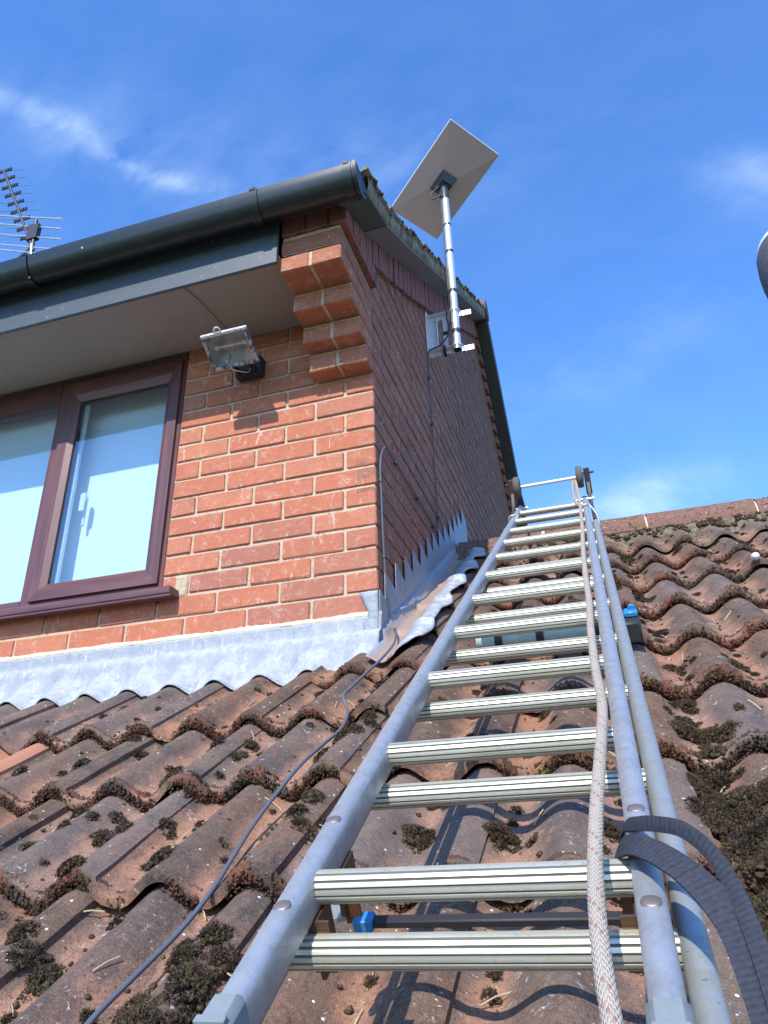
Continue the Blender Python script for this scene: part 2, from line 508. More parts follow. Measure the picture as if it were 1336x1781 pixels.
M['blind'] = mat_simple('white_blind', (.86, .87, .86), .9, namt=.06)
M['room'] = mat_simple('room_plaster', (.42, .42, .42), .9)
# glass: thin coated pane
g = bpy.data.materials.new('window_glass'); g.use_nodes = True
gn = g.node_tree.nodes; gl = g.node_tree.links; gn.clear()
go = gn.new('ShaderNodeOutputMaterial'); gm = gn.new('ShaderNodeMixShader'); gt = gn.new('ShaderNodeBsdfTransparent'); gg = gn.new('ShaderNodeBsdfGlossy')
gt.inputs[0].default_value = (.86, .93, .97, 1); gg.inputs['Roughness'].default_value = .0; gg.inputs[0].default_value = (1, 1, 1, 1)
glw = gn.new('ShaderNodeLayerWeight'); glw.inputs['Blend'].default_value = .5
gp = gn.new('ShaderNodeMath'); gp.operation = 'POWER'; gp.inputs[1].default_value = 4.0; gl.new(glw.outputs['Facing'], gp.inputs[0])
gf = gn.new('ShaderNodeMath'); gf.operation = 'MULTIPLY_ADD'; gf.inputs[1].default_value = .85; gf.inputs[2].default_value = .09; gl.new(gp.outputs[0], gf.inputs[0])
gl.new(gf.outputs[0], gm.inputs[0]); gl.new(gt.outputs[0], gm.inputs[1]); gl.new(gg.outputs[0], gm.inputs[2]); gl.new(gm.outputs[0], go.inputs[0])
M['glass'] = g


def mat_alu(name, col, dirt, rough=.42, lich=None, metal=.85, stretch=None):
    t = NT(name)
    n1 = t.noise(45, 5, .7, stretch=stretch); n2 = t.noise(14, 3)
    c = t.mix(t.ramp(n1, .38, .7), col, dirt)
    if lich: c = t.mix(t.math('MULTIPLY', t.ramp(t.noise(120, 5, .75), .50, .62), t.ramp(n2, .35, .6)), c, lich)
    c = t.mix(t.math('MULTIPLY', t.ramp(t.noise(200, 3, .6), .66, .72), .5), c, (.12, .11, .10))
    rr = t.math('MULTIPLY_ADD', n1, .25, rough - .1)
    scr = t.noise(90, 5, .8, stretch=(1, .12, 1))
    c = t.mix(t.math('MULTIPLY', t.ramp(scr, .58, .66), .35), c, tuple(v * .55 for v in dirt)); c = t.mix(t.math('MULTIPLY', t.ramp(t.noise(28, 6, .8), .60, .68), .30), c, (.70, .71, .70))
    return t.out(c, rr, metal, .5, t.bump(n1, .18, .001))


M['rail'] = mat_alu('aluminium_rail', (.50, .515, .53), (.36, .37, .375), .48, metal=.65)
M['rail_old'] = mat_alu('dull_aluminium', (.44, .47, .48), (.36, .37, .34), .5, lich=(.45, .44, .34), metal=.65)
M['rung'] = mat_alu('ribbed_aluminium', (.70, .69, .61), (.50, .48, .36), .42, lich=(.58, .57, .34), metal=.60, stretch=(.15, 1, 1))
M['groove'] = mat_simple('groove_grime_shade', (.25, .24, .20), .6, .4)  # grime, with the shading between the ribs painted in as well
M['rivet'] = mat_simple('rivet', (.26, .215, .20), .5, .6, nscale=200)
M['rubber_grey'] = mat_simple('grey_rubber', (.20, .23, .24), .75, nscale=120)
M['rubber_black'] = mat_simple('black_rubber', (.025, .025, .028), .6, nscale=100)
M['wheel_rubber'] = mat_simple('wheel_rubber', (.11, .10, .085), .8, nscale=100)
M['dark_steel'] = mat_simple('dark_steel', (.09, .07, .065), .6, .5, nscale=90, dark=(.05, .03, .02))
M['copper_steel'] = mat_simple('brown_steel', (.15, .085, .05), .45, .5, nscale=90)
M['galv'] = mat_alu('galvanised_steel', (.82, .84, .86), (.72, .74, .76), .35, metal=.25)
t = NT('chrome_pole')
n1 = t.noise(8, 3)
tape = t.math('LESS_THAN', t.noise(8, 2, .5, stretch=(.3, .3, 1)), .0)
M['pole'] = mat_alu('galvanised_pole', (.84, .85, .86), (.74, .75, .77), .32, metal=.7)
M['dish_back'] = mat_simple('dish_back', (.56, .50, .515), .5, namt=.05, nscale=20)
M['dish_face'] = mat_simple('dish_face', (.85, .85, .86), .4, namt=.05)
M['dark_plastic'] = mat_simple('dark_plastic', (.045, .05, .062), .4, namt=.2)
M['cable'] = mat_simple('grey_blue_cable', (.095, .11, .14), .5, namt=.2)
M['cable_dark'] = mat_simple('dark_cable', (.03, .03, .035), .5)
M['white_paint'] = mat_simple('flaking_white_paint', (.74, .75, .76), .45, nscale=120, namt=.9, dark=(.10, .10, .11))
t = NT('chipped_paint')
c = t.mix(t.ramp(t.noise(70, 5, .7, dist=.5), .46, .54), (.045, .05, .055), (.42, .42, .43))
M['chipped'] = t.out(c, .5)
M['reflector'] = mat_simple('old_reflector', (.34, .31, .26), .5, .35, nscale=160, namt=.5)
M['green_tube'] = mat_simple('pale_green_tube', (.38, .50, .45), .6, nscale=60, namt=.4, dark=(.2, .2, .17))
M['blue'] = mat_simple('blue_plastic', (.03, .22, .50), .4)
M['antenna_dark'] = mat_simple('antenna_dark', (.04, .04, .05), .5, .3)
M['antenna_alu'] = mat_simple('antenna_alu', (.55, .56, .58), .35, .8)
M['verge_mortar'] = None
t = NT('verge_mortar')
n1 = t.noise(60, 5, .75); st = t.noise(40, 4, .6, stretch=(1, 1, .15))
c = t.mix(n1, (.34, .285, .205), (.20, .165, .115)); c = t.mix(t.ramp(st, .5, .66), c, (.07, .06, .05)); c = t.mix(t.ramp(t.noise(25, 4), .58, .68), c, (.44, .42, .25))
M['verge_mortar'] = t.out(c, .95, spec=.2, bump=t.bump(n1, .8, .004))
M['undercloak'] = mat_simple('undercloak', (.20, .172, .168), .85, nscale=30, namt=.5)
M['dark_verge'] = mat_simple('dark_verge', (.075, .08, .07), .8, nscale=40)
M['ground'] = mat_simple('garden_ground', (.10, .12, .06), .95, nscale=2, namt=.6)
M['cowl'] = mat_simple('weathered_cowl', (.065, .07, .08), .7, nscale=60, namt=.7, dark=(.16, .16, .16))
M['cowl_top'] = mat_simple('cowl_top', (.72, .75, .76), .5, namt=.15)
# braided rope: flecks laid on the tube's own coordinates
t = NT('braided_rope')
uv = sep(t, t.tc.outputs['UV'])
U = t.math('MULTIPLY', uv[0], 12); V = t.math('MULTIPLY', uv[1], 190)
sum_ = t.math('ADD', U, V); dif = t.math('SUBTRACT', U, V)
w1 = t.math('ABSOLUTE', t.math('SINE', t.math('MULTIPLY', sum_, math.pi / 1)))
w2 = t.math('ABSOLUTE', t.math('SINE', t.math('MULTIPLY', dif, math.pi / 1)))
hgt = t.math('MULTIPLY', w1, w2)
cell = t.math('MULTIPLY', t.math('GREATER_THAN', t.math('FRACT', t.math('MULTIPLY', sum_, .25)), .72), t.math('GREATER_THAN', t.math('FRACT', t.math('MULTIPLY', dif, .5)), .45))
band = t.math('GREATER_THAN', t.math('FRACT', t.math('MULTIPLY', uv[1], 13)), .38)
c = t.mix(t.noise(60, 4, .7), (.52, .45, .37), (.38, .32, .26))
c = t.mix(t.math('MULTIPLY', t.math('MULTIPLY', cell, band), .9), c, (.33, .17, .13))
c = t.mix(t.math('MULTIPLY', t.math('SUBTRACT', 1.0, hgt), .35), c, (.42, .36, .30))
M['rope'] = t.out(c, .9, spec=.2, bump=t.bump(hgt, .8, .0012))
t = NT('black_webbing')
uv = sep(t, t.tc.outputs['UV'])
rb = t.math('ABSOLUTE', t.math('SINE', t.math('MULTIPLY', uv[1], math.pi * 210)))
c = t.mix(rb, (.014, .015, .020), (.026, .028, .038)); c = t.mix(t.math('MULTIPLY', t.noise(300, 2), .3), c, (.15, .16, .2))
M['strap'] = t.out(c, .8, spec=.12, bump=t.bump(rb, .35, .0005))

R = random.Random(7)

# ------------------------------------------------------------------ the ground far below
g = mesh('ground', [(-900, -900, -4.2), (900, -900, -4.2), (900, 900, -4.2), (-900, 900, -4.2)], [(0, 1, 2, 3)], M['ground'])
tag(obj('ground', g), kind='structure')

# ------------------------------------------------------------------ low tiled roof
CREST0, PER, GAUGE, E0 = -.026, .1475, .33, .10
TILT = rad(5.0)
AMP = .0395


def prof(x):
    """height of the tile wave under the crest plane at x"""
    u = (x - CREST0) / PER
    return -AMP * (math.sin(math.pi * u) ** 2) ** 1.06


def tile_mesh(name, seed, mat, width=2 * PER, length=.41, nx=34):
    """one interlocking tile: local x across, y up the slope, z off the crest plane; its right roll laps over the next tile"""
    rnd = random.Random(seed)
    x0 = CREST0 - PER + .030          # left edge, beside the roll of the tile on the left (slightly under it)
    ys = [0, .002, .012, .05, .12, .2, .3, length]
    V = []; F = []
    sh = rnd.uniform(0, 50)
    cols = nx + 1
    for y in ys:
        for i in range(cols):
            x = x0 + (width + .004) * i / nx
            z = prof(x)
            if i > nx - 4: z += .0035 * (i - (nx - 4)) / 4
            if i < 3: z -= .004
            dz = .0022 * mnoise.noise(Vector((x * 16 + sh, y * 14, 1.3)))
            dy = (.005 * mnoise.noise(Vector((x * 22 + sh, 4.2, .3))) + .016 * max(0, mnoise.noise(Vector((x * 45 + sh, 9.2, .3))) - .30)) if y < .01 else 0
            zz = z + dz - (0.0035 if y == 0 else 0)
            V.append((x, y + dy, zz + y * 0.0))
    ny = len(ys)
    for j in range(ny - 1):
        for i in range(nx):
            a = j * cols + i
            F.append((a, a + 1, a + cols + 1, a + cols))
    # underside and edges
    b = len(V)
    for j, y in enumerate(ys):
        for i in range(cols):
            p = V[j * cols + i]; V.append((p[0], p[1], p[2] - .014))
    for j in range(ny - 1):
        for i in range(0, nx):
            a = b + j * cols + i
            F.append((a, a + cols, a + cols + 1, a + 1))
    for i in range(nx): F.append((i, b + i, b + i + 1, i + 1))
    for j in range(ny - 1):
        a = j * cols; F.append((a, a + cols, b + a + cols, b + a))
        a = j * cols + nx; F.append((a, b + a, b + a + cols, a + cols))
    me = mesh(name, V, F, mat)
    me.polygons.foreach_set('use_smooth', [True] * len(me.polygons))
    me.set_sharp_from_angle(angle=rad(50))
    return me


lowroof = thing('low_roof', 'mossy brown pantiled roof sloping up under the ladder and in front of the brick wall', 'roof', mat=Matrix.Identity(4))
tile_meshes = [tile_mesh('tile', 10 + i, M['tile']) for i in range(7)]
tile_clean = tile_mesh('tile_clean', 99, M['tile_clean'])
TILES = []
for r in range(-7, 4):                       # leading edge of the row at E0 + r * GAUGE
    e = E0 + r * GAUGE
    for c in range(-6, 9):
        x = 2 * PER * c
        if x + .15 < .03 and r >= -1: continue     # the house stands here
        if x < -1.9 or x > 2.45: continue
        clean = (r == -3 and c == -3)
        me = tile_clean if clean else R.choice(tile_meshes)
        o = obj('tile', me, lowroof)
        jx, js, jh = R.uniform(-.003, .003), R.uniform(-.011, .011), R.uniform(-.002, .003)
        loc = ROOF_M @ Vector((x + jx, e + js, jh))
        o.matrix_basis = Matrix.Translation(loc) @ ROOF_ROT @ Matrix.Rotation(-TILT, 4, 'X') @ Matrix.Rotation(R.uniform(-.012, .012), 4, 'Z')
        if clean: o['label'] = 'clean orange replacement tile among the weathered ones'
        TILES.append((x, e + js, jh, r, c))
# dark felt and batten deck under the tiles, rear slope, ridge
b = MB()
v = [rf(-2.0, -2.6, -.075), rf(2.7, -2.6, -.075), rf(2.7, 1.46, -.075), rf(-2.0, 1.46, -.075)]
v = [rf(-2.0, -2.4, -.085), rf(2.7, -2.4, -.085), rf(2.7, 0, -.085), rf(-2.0, 0, -.085), rf(.0, 0, -.085), rf(.0, 1.5, -.085), rf(2.7, 1.5, -.085)]
b.add(v, [(0, 1, 2, 4, 3), (4, 2, 6, 5)])
b.build('roof_felt', M['seal'], lowroof, fix=False)
b = MB(); b.add([(0.0, 1.34, .66), (2.7, 1.34, .66), (2.7, 3.2, -.5), (0.0, 3.2, -.5)], [(0, 1, 2, 3)])
b.build('rear_slope', M['tile'], lowroof)

# ridge tiles with mortar bedding
rj = [.022, .435, .897, 1.362, 1.826, 2.29, 2.7]
for i in range(len(rj) - 1):
    b = MB(); n = 14; L = rj[i + 1] - rj[i] - .012
    V = []; F = []; N = 9
    sd = R.uniform(0, 90)
    for j in range(N + 1):
        x = rj[i] + .006 + L * j / N
        for k in range(n + 1):
            a = math.pi * (k / n) * 1.06 - .03 * math.pi
            r_ = .100 + .0018 * mnoise.noise(Vector((x * 20 + sd, k * .6, 0))) + (.003 if j in (0, N) else 0)
            V.append((x, 1.322 - math.cos(a) * r_ * 1.05, .612 + math.sin(a) * r_ * 1.0))
    for j in range(N):
        for k in range(n): F.append((j * (n + 1) + k, (j + 1) * (n + 1) + k, (j + 1) * (n + 1) + k + 1, j * (n + 1) + k + 1))
    base = len(V)
    V += [(x_, 1.322 + (y_ - 1.322) * .84, .612 + (z_ - .612) * .84) for x_, y_, z_ in V]
    F += [tuple(q + base for q in f[::-1]) for f in F[:]]
    for j in range(N):
        for k in (0, n):
            a = j * (n + 1) + k; F.append((a, base + a, base + a + n + 1, a + n + 1))
    for j in (0, N):
        for k in range(n):
            a = j * (n + 1) + k; F.append((a, a + 1, base + a + 1, base + a))
    b.add(V, F); o = b.build('ridge_tile', M['ridge'], lowroof, angle=60)
    o.rotation_euler = (R.uniform(-.004, .004), 0, R.uniform(-.003, .003))
    if i: # joint mortar
        j_ = MB(); j_.tube([(rj[i] - .012, 1.322, .612), (rj[i] + .012, 1.322, .612)], .094, 26)
        j_.build('joint_mortar', M['pale_mortar'], lowroof, angle=40)
V = []; F = []
nX = 240
for j in range(nX + 1):
    x = .02 + 2.68 * j / nX
    w = prof(x)
    for k, (yy, zz) in enumerate(((1.33, .62), (1.235, .625), (1.215, .60), (1.185, .57), (1.17, .50))):
        h = .012 * mnoise.noise(Vector((x * 28, k * 3.1, 2))) + .008 * mnoise.noise(Vector((x * 75, k * 5.1, 7)))
        V.append((x, yy + h, zz + h * .8 + (w * .7 if k >= 3 else 0)))
for j in range(nX):
    for k in range(4): F.append((j * 5 + k, j * 5 + k + 1, (j + 1) * 5 + k + 1, (j + 1) * 5 + k))
b = MB(); b.add(V, F); b.build('ridge_bedding', M['bedding'], lowroof, smooth=True)

# ------------------------------------------------------------------ house
house = thing('brick_house', 'red brick house with a dark gutter, corbelled corner, brown window and tall gable wall', 'house', mat=Matrix.Identity(4))
JW = .010
_bc = {}


def brick_mesh(L, W_, H, mat, key=''):
    k = (round(L, 4), round(W_, 4), round(H, 4), mat.name, R.randrange(9))
    if k not in _bc:
        rnd = random.Random(hash(k) & 0xffff)
        b = MB(); b.box(-L / 2, L / 2, -W_ / 2, W_ / 2, -H / 2, H / 2, .0034, jit=.0013, rnd=rnd)
        _bc[k] = b.me('brick', mat, fix=False)
    return _bc[k]


def brick(parent, cx, cy, cz, L, D, H, mat, rot=0.0, jig=True):
    """L along local x; D depth"""
    o = obj('brick', brick_mesh(L, D, H, mat), parent)
    m = Matrix.Translation((cx, cy, cz)) @ Matrix.Rotation(rot + (R.uniform(-.003, .003) if jig else 0), 4, 'Z')
    o.matrix_basis = m
    return o


COURSE = .075
# front wall, mortar body 6 mm behind the brick faces
fw = MB()
WX0, WX1, WZ0, WZ1 = -3.6, -.772, .06, 1.13     # window opening
for (x0, x1, z0, z1) in ((-3.6, -.006, -4.2, WZ0), (WX1, -.006, WZ0, 1.3)):
    fw.box(x0, x1, .0065, .10, z0, z1)
front = fw.build('front_wall', M['mortar'], house)
nb = 0
for k in range(-3, 17):
    z0 = k * COURSE + JW / 2; z1 = (k + 1) * COURSE - JW / 2
    zc = (z0 + z1) / 2
    header = (k % 2 == 0)
    xr = -.0015
    first = True
    while xr > -3.2:
        L = .1025 if (header and first) else .215
        first = False
        xl = xr - L
        a, bb = xl, xr
        skip = False
        if z1 > WZ0 + .02:
            if a < WX1 and bb > WX1: a = WX1 + .002
            if bb <= WX1 + .03: skip = True
        if z1 > 1.14 and True: skip = skip or False
        if k <= -2: skip = True                     # behind the lead
        if not skip and bb - a > .02:
            rnd_m = M['brick']
            brick(front, (a + bb) / 2, .035 + R.uniform(-.0012, .0012), zc + R.uniform(-.001, .001), bb - a, .07, .065 + (R.uniform(-.001, .001)), rnd_m)
            nb += 1
        xr = xl - JW
# gable wall body (mortar), bricks proud of it
RX = .11                                    # verge line out from the wall
AY, AZ = 2.66, 3.212                         # apex of the verge underside edge
FS, BS = .664, .84                           # front and back roof slopes
def roof_z(y, x=0):
    if y > AY: return AZ - (y - AY) * BS
    kick = .075 * min(max((-.05 - y) / .35, 0), 1.3) ** 1.5        # the tilting fillet lifts the eave
    return AZ - (AY - y) * FS + kick
gw = MB()
YB = 6.2
poly = [(-.0065, .013, -4.2), (-.0065, YB, -4.2), (-.0065, YB, roof_z(YB) - .02), (-.0065, AY, AZ - .02), (-.0065, -.34, roof_z(-.34) - .02), (-.0065, -.34, 1.217), (-.0065, .013, 1.217)]
gw.extrude(poly, (0, .0, 0), (-.10, .0, 0))
gable = gw.build('gable_wall', M['mortar'], house)
far_b = MB()
ns = 0
cand = []
for k in range(-2, 46):
    z0 = k * COURSE + JW / 2; z1 = (k + 1) * COURSE - JW / 2; zc = (z0 + z1) / 2
    header = (k % 2 == 1)
    y = .0015; first = True
    while y < 5.6:
        L = .1025 if (header and first) else .215
        if first and not header: L = .215
        y1 = y + L
        first = False
        base = -.15 + min(y1, 1.3) * math.tan(PITCH) - .04
        if y1 > 1.45: base = .62 - (y1 - 1.45) * .63
        if z1 > base - .02 and z1 < roof_z((y + y1) / 2) - .02:
            if not (y < .012 and False):
                d = math.hypot(y - .2, (zc - .7) * .7)
                cand.append((y * 1.0 + abs(zc - .9) * .35, y, y1, zc))
        y = y1 + JW
cand.sort()
for i, (_, y, y1, zc) in enumerate(cand):
    dx = R.uniform(-.0012, .0012)
    if i < 165:
        brick(gable, -.035 + dx, (y + y1) / 2, zc + R.uniform(-.001, .001), y1 - y, .07, .065, M['brick_side_shaded'], rot=math.pi / 2); ns += 1
    else:
        far_b.box(-.06, dx, y, y1, zc - .0325, zc + .0325)
o = far_b.build('bricks', M['brick_side_shaded'], gable, fix=False); o['kind'] = 'stuff'

# corbelled corner under the eaves: four steps of two bricks
steps = [(.075, 11), (.140, 12), (.228, 13), (.343, 14)]
corb = MB()
prev = 0.0
for d, k in steps:
    z = k * COURSE + JW / 2
    for x0, x1 in ((-.2185, -.1165), (-.1045, -.001)):
        brick(house, (x0 + x1) / 2, -d / 2, z + .0325, d - .004, .1025 if x0 < -.2 else .1035, .065, M['brick_corbel_shaded'], rot=math.pi / 2, jig=False)
    corb.box(-.214, -.005, -d + .006, .006, z + .004, z + .072)
    corb.box(-.214, -.005, -prev + .008, .006, z - JW - .006, z + .01)
    prev = d
brick(house, -.11, -.17, 15 * COURSE + JW / 2 + .0325, .343, .2175, .065, M['brick_corbel_shaded'], rot=math.pi / 2, jig=False)
corb.box(-.214, -.005, -.337, .006, 15 * COURSE - .006, 15 * COURSE + .085)
corb.build('corbel_mortar', M['mortar'], house)
# oversailing band on top of the corbel and up the rake of the gable
zb = 16 * COURSE + .008
for x0, x1 in ((-.218, -.012), (-.002, .024)):
    pass
brick(house, -.099, -.175, zb + .047, .345, .238, .085, M['band_brick'], rot=math.pi / 2, jig=False)
nb2 = MB()
BAND = .16
def band_low(y): return float(np.interp(y, [-.37, -.14, .19, .58, 1.1, 1.8, AY], [1.213, 1.243, 1.428, 1.66, 1.99, 2.47, 3.05]))
q = -.345
while q < AY - .02:
    q1 = min(q + .0655, AY)
    b_ = MB(); x1 = .021 + R.uniform(-.0015, .0015)
    l0, l1 = band_low(q) + R.uniform(-.004, .004), band_low(q1) + R.uniform(-.004, .004)
    t0_, t1_ = roof_z(q) - .006, roof_z(q1) - .006
    b_.extrude([(0, q, l0), (0, q1, l1), (0, q1, t1_), (0, q, t0_)], (-.004, 0, 0), (x1, 0, 0))
    b_.build('brick', M['band_brick'], gable)
    q = q1 + .0095
for k in range(16, 46):
    z0 = k * COURSE + JW / 2; z1 = z0 + .065
    if z1 > AZ - .03: continue
    yc = min(AY + (AZ - z1 - .01) / BS, YB); yd = max(AY + (AZ - BAND - z0) / BS, AY)
    if yc > yd: nb2.box(-.03, .024, yd, yc, z0, z1)
o = nb2.build('band_bricks', M['brick_side_shaded'], gable, fix=False); o['kind'] = 'stuff'
# mortar behind band
bm_ = MB()
bm_.extrude([(.0, y_, band_low(y_) + .008) for y_ in (-.341, -.14, .19, .58, 1.1, 1.8, AY)] + [(.0, y_, roof_z(y_) - .01) for y_ in (AY, 0, -.1, -.2, -.341)], (.003, 0, 0), (.015, 0, 0))
bm_.build('band_mortar', M['mortar'], gable)

# fascia, soffit, gutter
f = MB(); f.box(-3.6, -.222, -.366, -.352, 1.082, 1.30, .002); f.build('fascia', M['fascia'], house)
f = MB(); f.box(-3.6, -.222, -.351, -.001, 1.118, 1.126); f.build('soffit', M['soffit'], house)
GY, GZ, GR = -.434, 1.300, .057
gut = MB()
n = 18
def gut_sec(r, x, close=False): return [Vector((x, GY - math.cos(math.pi * k / n) * r, GZ - math.sin(math.pi * k / n) * r * 1.42)) for k in range(n + 1)]
def gut_piece(b, x0, x1, ro, ri):
    A = gut_sec(ro, x0) + gut_sec(ri, x0)[::-1]
    B_ = gut_sec(ro, x1) + gut_sec(ri, x1)[::-1]
    m = len(A)
    b.add(A + B_, [(i, (i + 1) % m, m + (i + 1) % m, m + i) for i in range(m)] + [(i, i + 1, m - 2 - i, m - 1 - i) for i in range(n)] + [(m + i, m + m - 1 - i, m + m - 2 - i, m + i + 1) for i in range(n)])
gut_piece(gut, -3.6, .094, GR, GR - .003)
gutter = gut.build('gutter', M['gutter'], house, angle=40)
for x in (-1.19, -.262, .072):
    b = MB(); gut_piece(b, x - .016, x + .016, GR + .005, GR + .0005)
    b.box(x - .010, x + .010, GY - GR - .007, GY - GR + .006, GZ - .006, GZ + .006, .001)
    b.build('gutter_clip', M['gutter'], gutter, angle=40)
b = MB()
cap = gut_sec(GR + .006, .0945); b.add(cap + [p + Vector((.012, 0, 0)) for p in cap], [tuple(range(n, -1, -1)), tuple(range(n + 1, 2 * n + 2))] + [(i, i + 1, n + 2 + i, n + 1 + i) for i in range(n)] + [(n, 0, n + 1, 2 * n + 1)])
b.build('stop_end', M['gutter'], gutter, angle=40)

# upper roof: deck, undercloak boards and verge tiles bedded in mortar
ur = MB()
EY, EZ = -.405, roof_z(-.405)
ur.extrude([(.0, EY, EZ + .01), (.0, -.1, roof_z(-.1) + .01), (.0, AY, AZ + .01), (.0, YB, roof_z(YB) + .01), (0, YB, roof_z(YB) + .09), (.0, AY, AZ + .10), (.0, 0, roof_z(0) + .09), (.0, EY, EZ + .075)], (-3.6, 0, 0), (.08, 0, 0))
uroof = ur.build('roof', M['tile'], house)
uc = MB()
nseg = 12
for i in range(nseg):
    y0 = EY + (AY - EY) * i / nseg; y1 = EY + (AY - EY) * (i + 1) / nseg - (.006 if i == 0 else .0006)
    z0_, z1_ = roof_z(y0), roof_z(y1)
    bx = MB(); bx.extrude([(0, y0, z0_ - .004), (0, y1, z1_ - .004), (0, y1, z1_ + .006), (0, y0, z0_ + .006)], (.002, 0, 0), (RX, 0, 0))
    bx.build('undercloak_board', M['dark_verge'] if i == 0 else M['undercloak'], house)
bx = MB(); bx.extrude([(0, AY + .012, AZ - .03), (0, YB, roof_z(YB) - .03), (0, YB, roof_z(YB) + .13), (0, AY + .012, AZ + .13)], (.026, 0, 0), (RX + .004, 0, 0)); bx.build('rear_verge', M['dark_verge'], house)
# verge mortar: lumpy strip
V = []; F = []; N = 160
for j in range(N + 1):
    y = EY + .02 + (AY - EY - .02) * j / N
    z = roof_z(y)
    ph = ((y - EY) / .285) % 1.0
    top = .085 + .012 * (1 - ph)
    for k, (dx, dz) in enumerate(((-.01, .004), (.0, .004), (.004, top * .5), (.002, top), (-.03, top + .004))):
        h = .004 * mnoise.noise(Vector((y * 30, k * 4.1, 3))) + .003 * mnoise.noise(Vector((y * 90, k * 3, 9)))
        V.append((RX + dx + h, y, z + dz + h * .5))
for j in range(N):
    for k in range(4): F.append((j * 5 + k, j * 5 + k + 1, (j + 1) * 5 + k + 1, (j + 1) * 5 + k))
b = MB(); b.add(V, F); b.build('verge_mortar', M['verge_mortar'], house, smooth=True)
vt = []
for i in range(11):
    y0 = EY - .01 + .285 * i
    if y0 > AY - .05: break
    V = []; F = []
    n_ = 9
    L = min(.31, AY - y0 + .03)
    sd = R.uniform(0, 99)
    for j in range(5):
        yy = y0 + L * j / 4
        lift = .110 - .030 * (j / 4)
        for k in range(n_ + 1):
            x = RX + .012 - .17 * k / n_
            z = roof_z(yy) + lift - .02 + .020 * math.cos((k / n_) * math.pi * 1.9) ** 2 + .004 * mnoise.noise(Vector((x * 40 + sd, yy * 12, 1)))
            V.append((x, yy + (.006 * mnoise.noise(Vector((x * 50, sd, 1))) if j == 0 else 0), z))
    w_ = n_ + 1
    for j in range(4):
        for k in range(n_): F.append((j * w_ + k, j * w_ + k + 1, (j + 1) * w_ + k + 1, (j + 1) * w_ + k))
    base = len(V); V += [(a_, b_, c_ - .013) for a_, b_, c_ in V]
    F += [tuple(q + base for q in f_[::-1]) for f_ in F[:]]
    for k in range(n_): F.append((k, base + k, base + k + 1, k + 1))
    for j in range(4): a = j * w_; F.append((a, a + w_, base + a + w_, base + a))
    b = MB(); b.add(V, F); b.build('verge_tile', M['verge_mortar'], uroof, angle=50)
b = MB(); b.tube([(RX + .015, AY, AZ + .075), (-.3, AY, AZ + .075)], .085, 18); b.build('ridge_end_tile', M['ridge'], uroof, angle=50)

# lead flashing: apron over the tiles in front
V = []; F = []
xs = np.linspace(-2.6, .012, 330)
rows = 0
for x in xs:
    wob = .004 * mnoise.noise(Vector((x * 9, 0, 5)))
    col = []
    top = -.083 + .005 * mnoise.noise(Vector((x * 6, 1, 1))) + .003 * mnoise.noise(Vector((x * 40, 1, 1)))
    for t_ in (0, .12, .5, .85):
        z = top + (-.134 - top) * t_
        col.append(Vector((x, -.006 - .005 * t_ + wob * t_ + .002 * mnoise.noise(Vector((x * 25, t_ * 3, 2))), z)))
    for i in range(9):
        q = i / 8
        s = -.022 + (-.180 + .022) * q
        wave = prof(x) * min(1, q * 1.15) ** 1.0
        flat = .016 * (1 - q) ** 1.5 - .012 * math.sin(min(1, q * 1.1) * math.pi) * .4
        h = wave + flat + .006 + .0025 * mnoise.noise(Vector((x * 20, q * 4, 8)))
        e = .006 * mnoise.noise(Vector((x * 13, 2, 8))) if i == 8 else 0
        tl = -(s + .23) * math.tan(TILT) - .000     # tile row under it is tilted
        col.append(rf(x, s + e, h + min(0, -(s + .56) * math.sin(TILT)) * q ** .6 + .003))
    rows = len(col)
    V += col
for j in range(len(xs) - 1):
    for k in range(rows - 1): F.append((j * rows + k, j * rows + k + 1, (j + 1) * rows + k + 1, (j + 1) * rows + k))
b = MB(); b.add(V, F)
me = b.me('lead_apron', M['lead'], smooth=True, fix=False)
apron = obj('lead_apron', me, house)
sm = apron.modifiers.new('thick', 'SOLIDIFY'); sm.thickness = .003; sm.offset = 0
# pointing above the apron
V = []; F = []
for x in xs:
    n0 = .004 * mnoise.noise(Vector((x * 11, 5, 1))) + .003 * mnoise.noise(Vector((x * 60, 5, 1)))
    n1_ = .005 * mnoise.noise(Vector((x * 8, 9, 1))) + .003 * mnoise.noise(Vector((x * 70, 9, 4)))
    for y_, z_ in ((.004, -.064 + n1_), (-.004, -.067 + n1_), (-.0075, -.074), (-.0065, -.083 + n0), (.004, -.088 + n0)): V.append((x, y_ + n0 * .3, z_))
for j in range(len(xs) - 1):
    for k in range(4): F.append((j * 5 + k, (j + 1) * 5 + k, (j + 1) * 5 + k + 1, j * 5 + k + 1))
b = MB(); b.add(V, F); b.build('pointing', M['pale_mortar'], house, smooth=True)
# corner dressing of lead, wrapped round the brick corner
b = MB()
nn_ = 12
V = []; F = []
for i in range(nn_ + 1):
    z = -.004 - .150 * i / nn_
    w = .062 - .028 * min(1, i / 5)
    if i > 7: w = .05
    for k in range(5):
        V.append((.004 - w * (4 - k) / 4, -.0125 + .002 * mnoise.noise(Vector((k, i, 3))) - (.002 if k == 2 else 0), z))
for i in range(nn_):
    for k in range(4): F.append((i * 5 + k, (i + 1) * 5 + k, (i + 1) * 5 + k + 1, i * 5 + k + 1))
b.add(V, F); o = b.build('lead_corner', M['lead'], house, smooth=True)
sm = o.modifiers.new('thick', 'SOLIDIFY'); sm.thickness = .0025
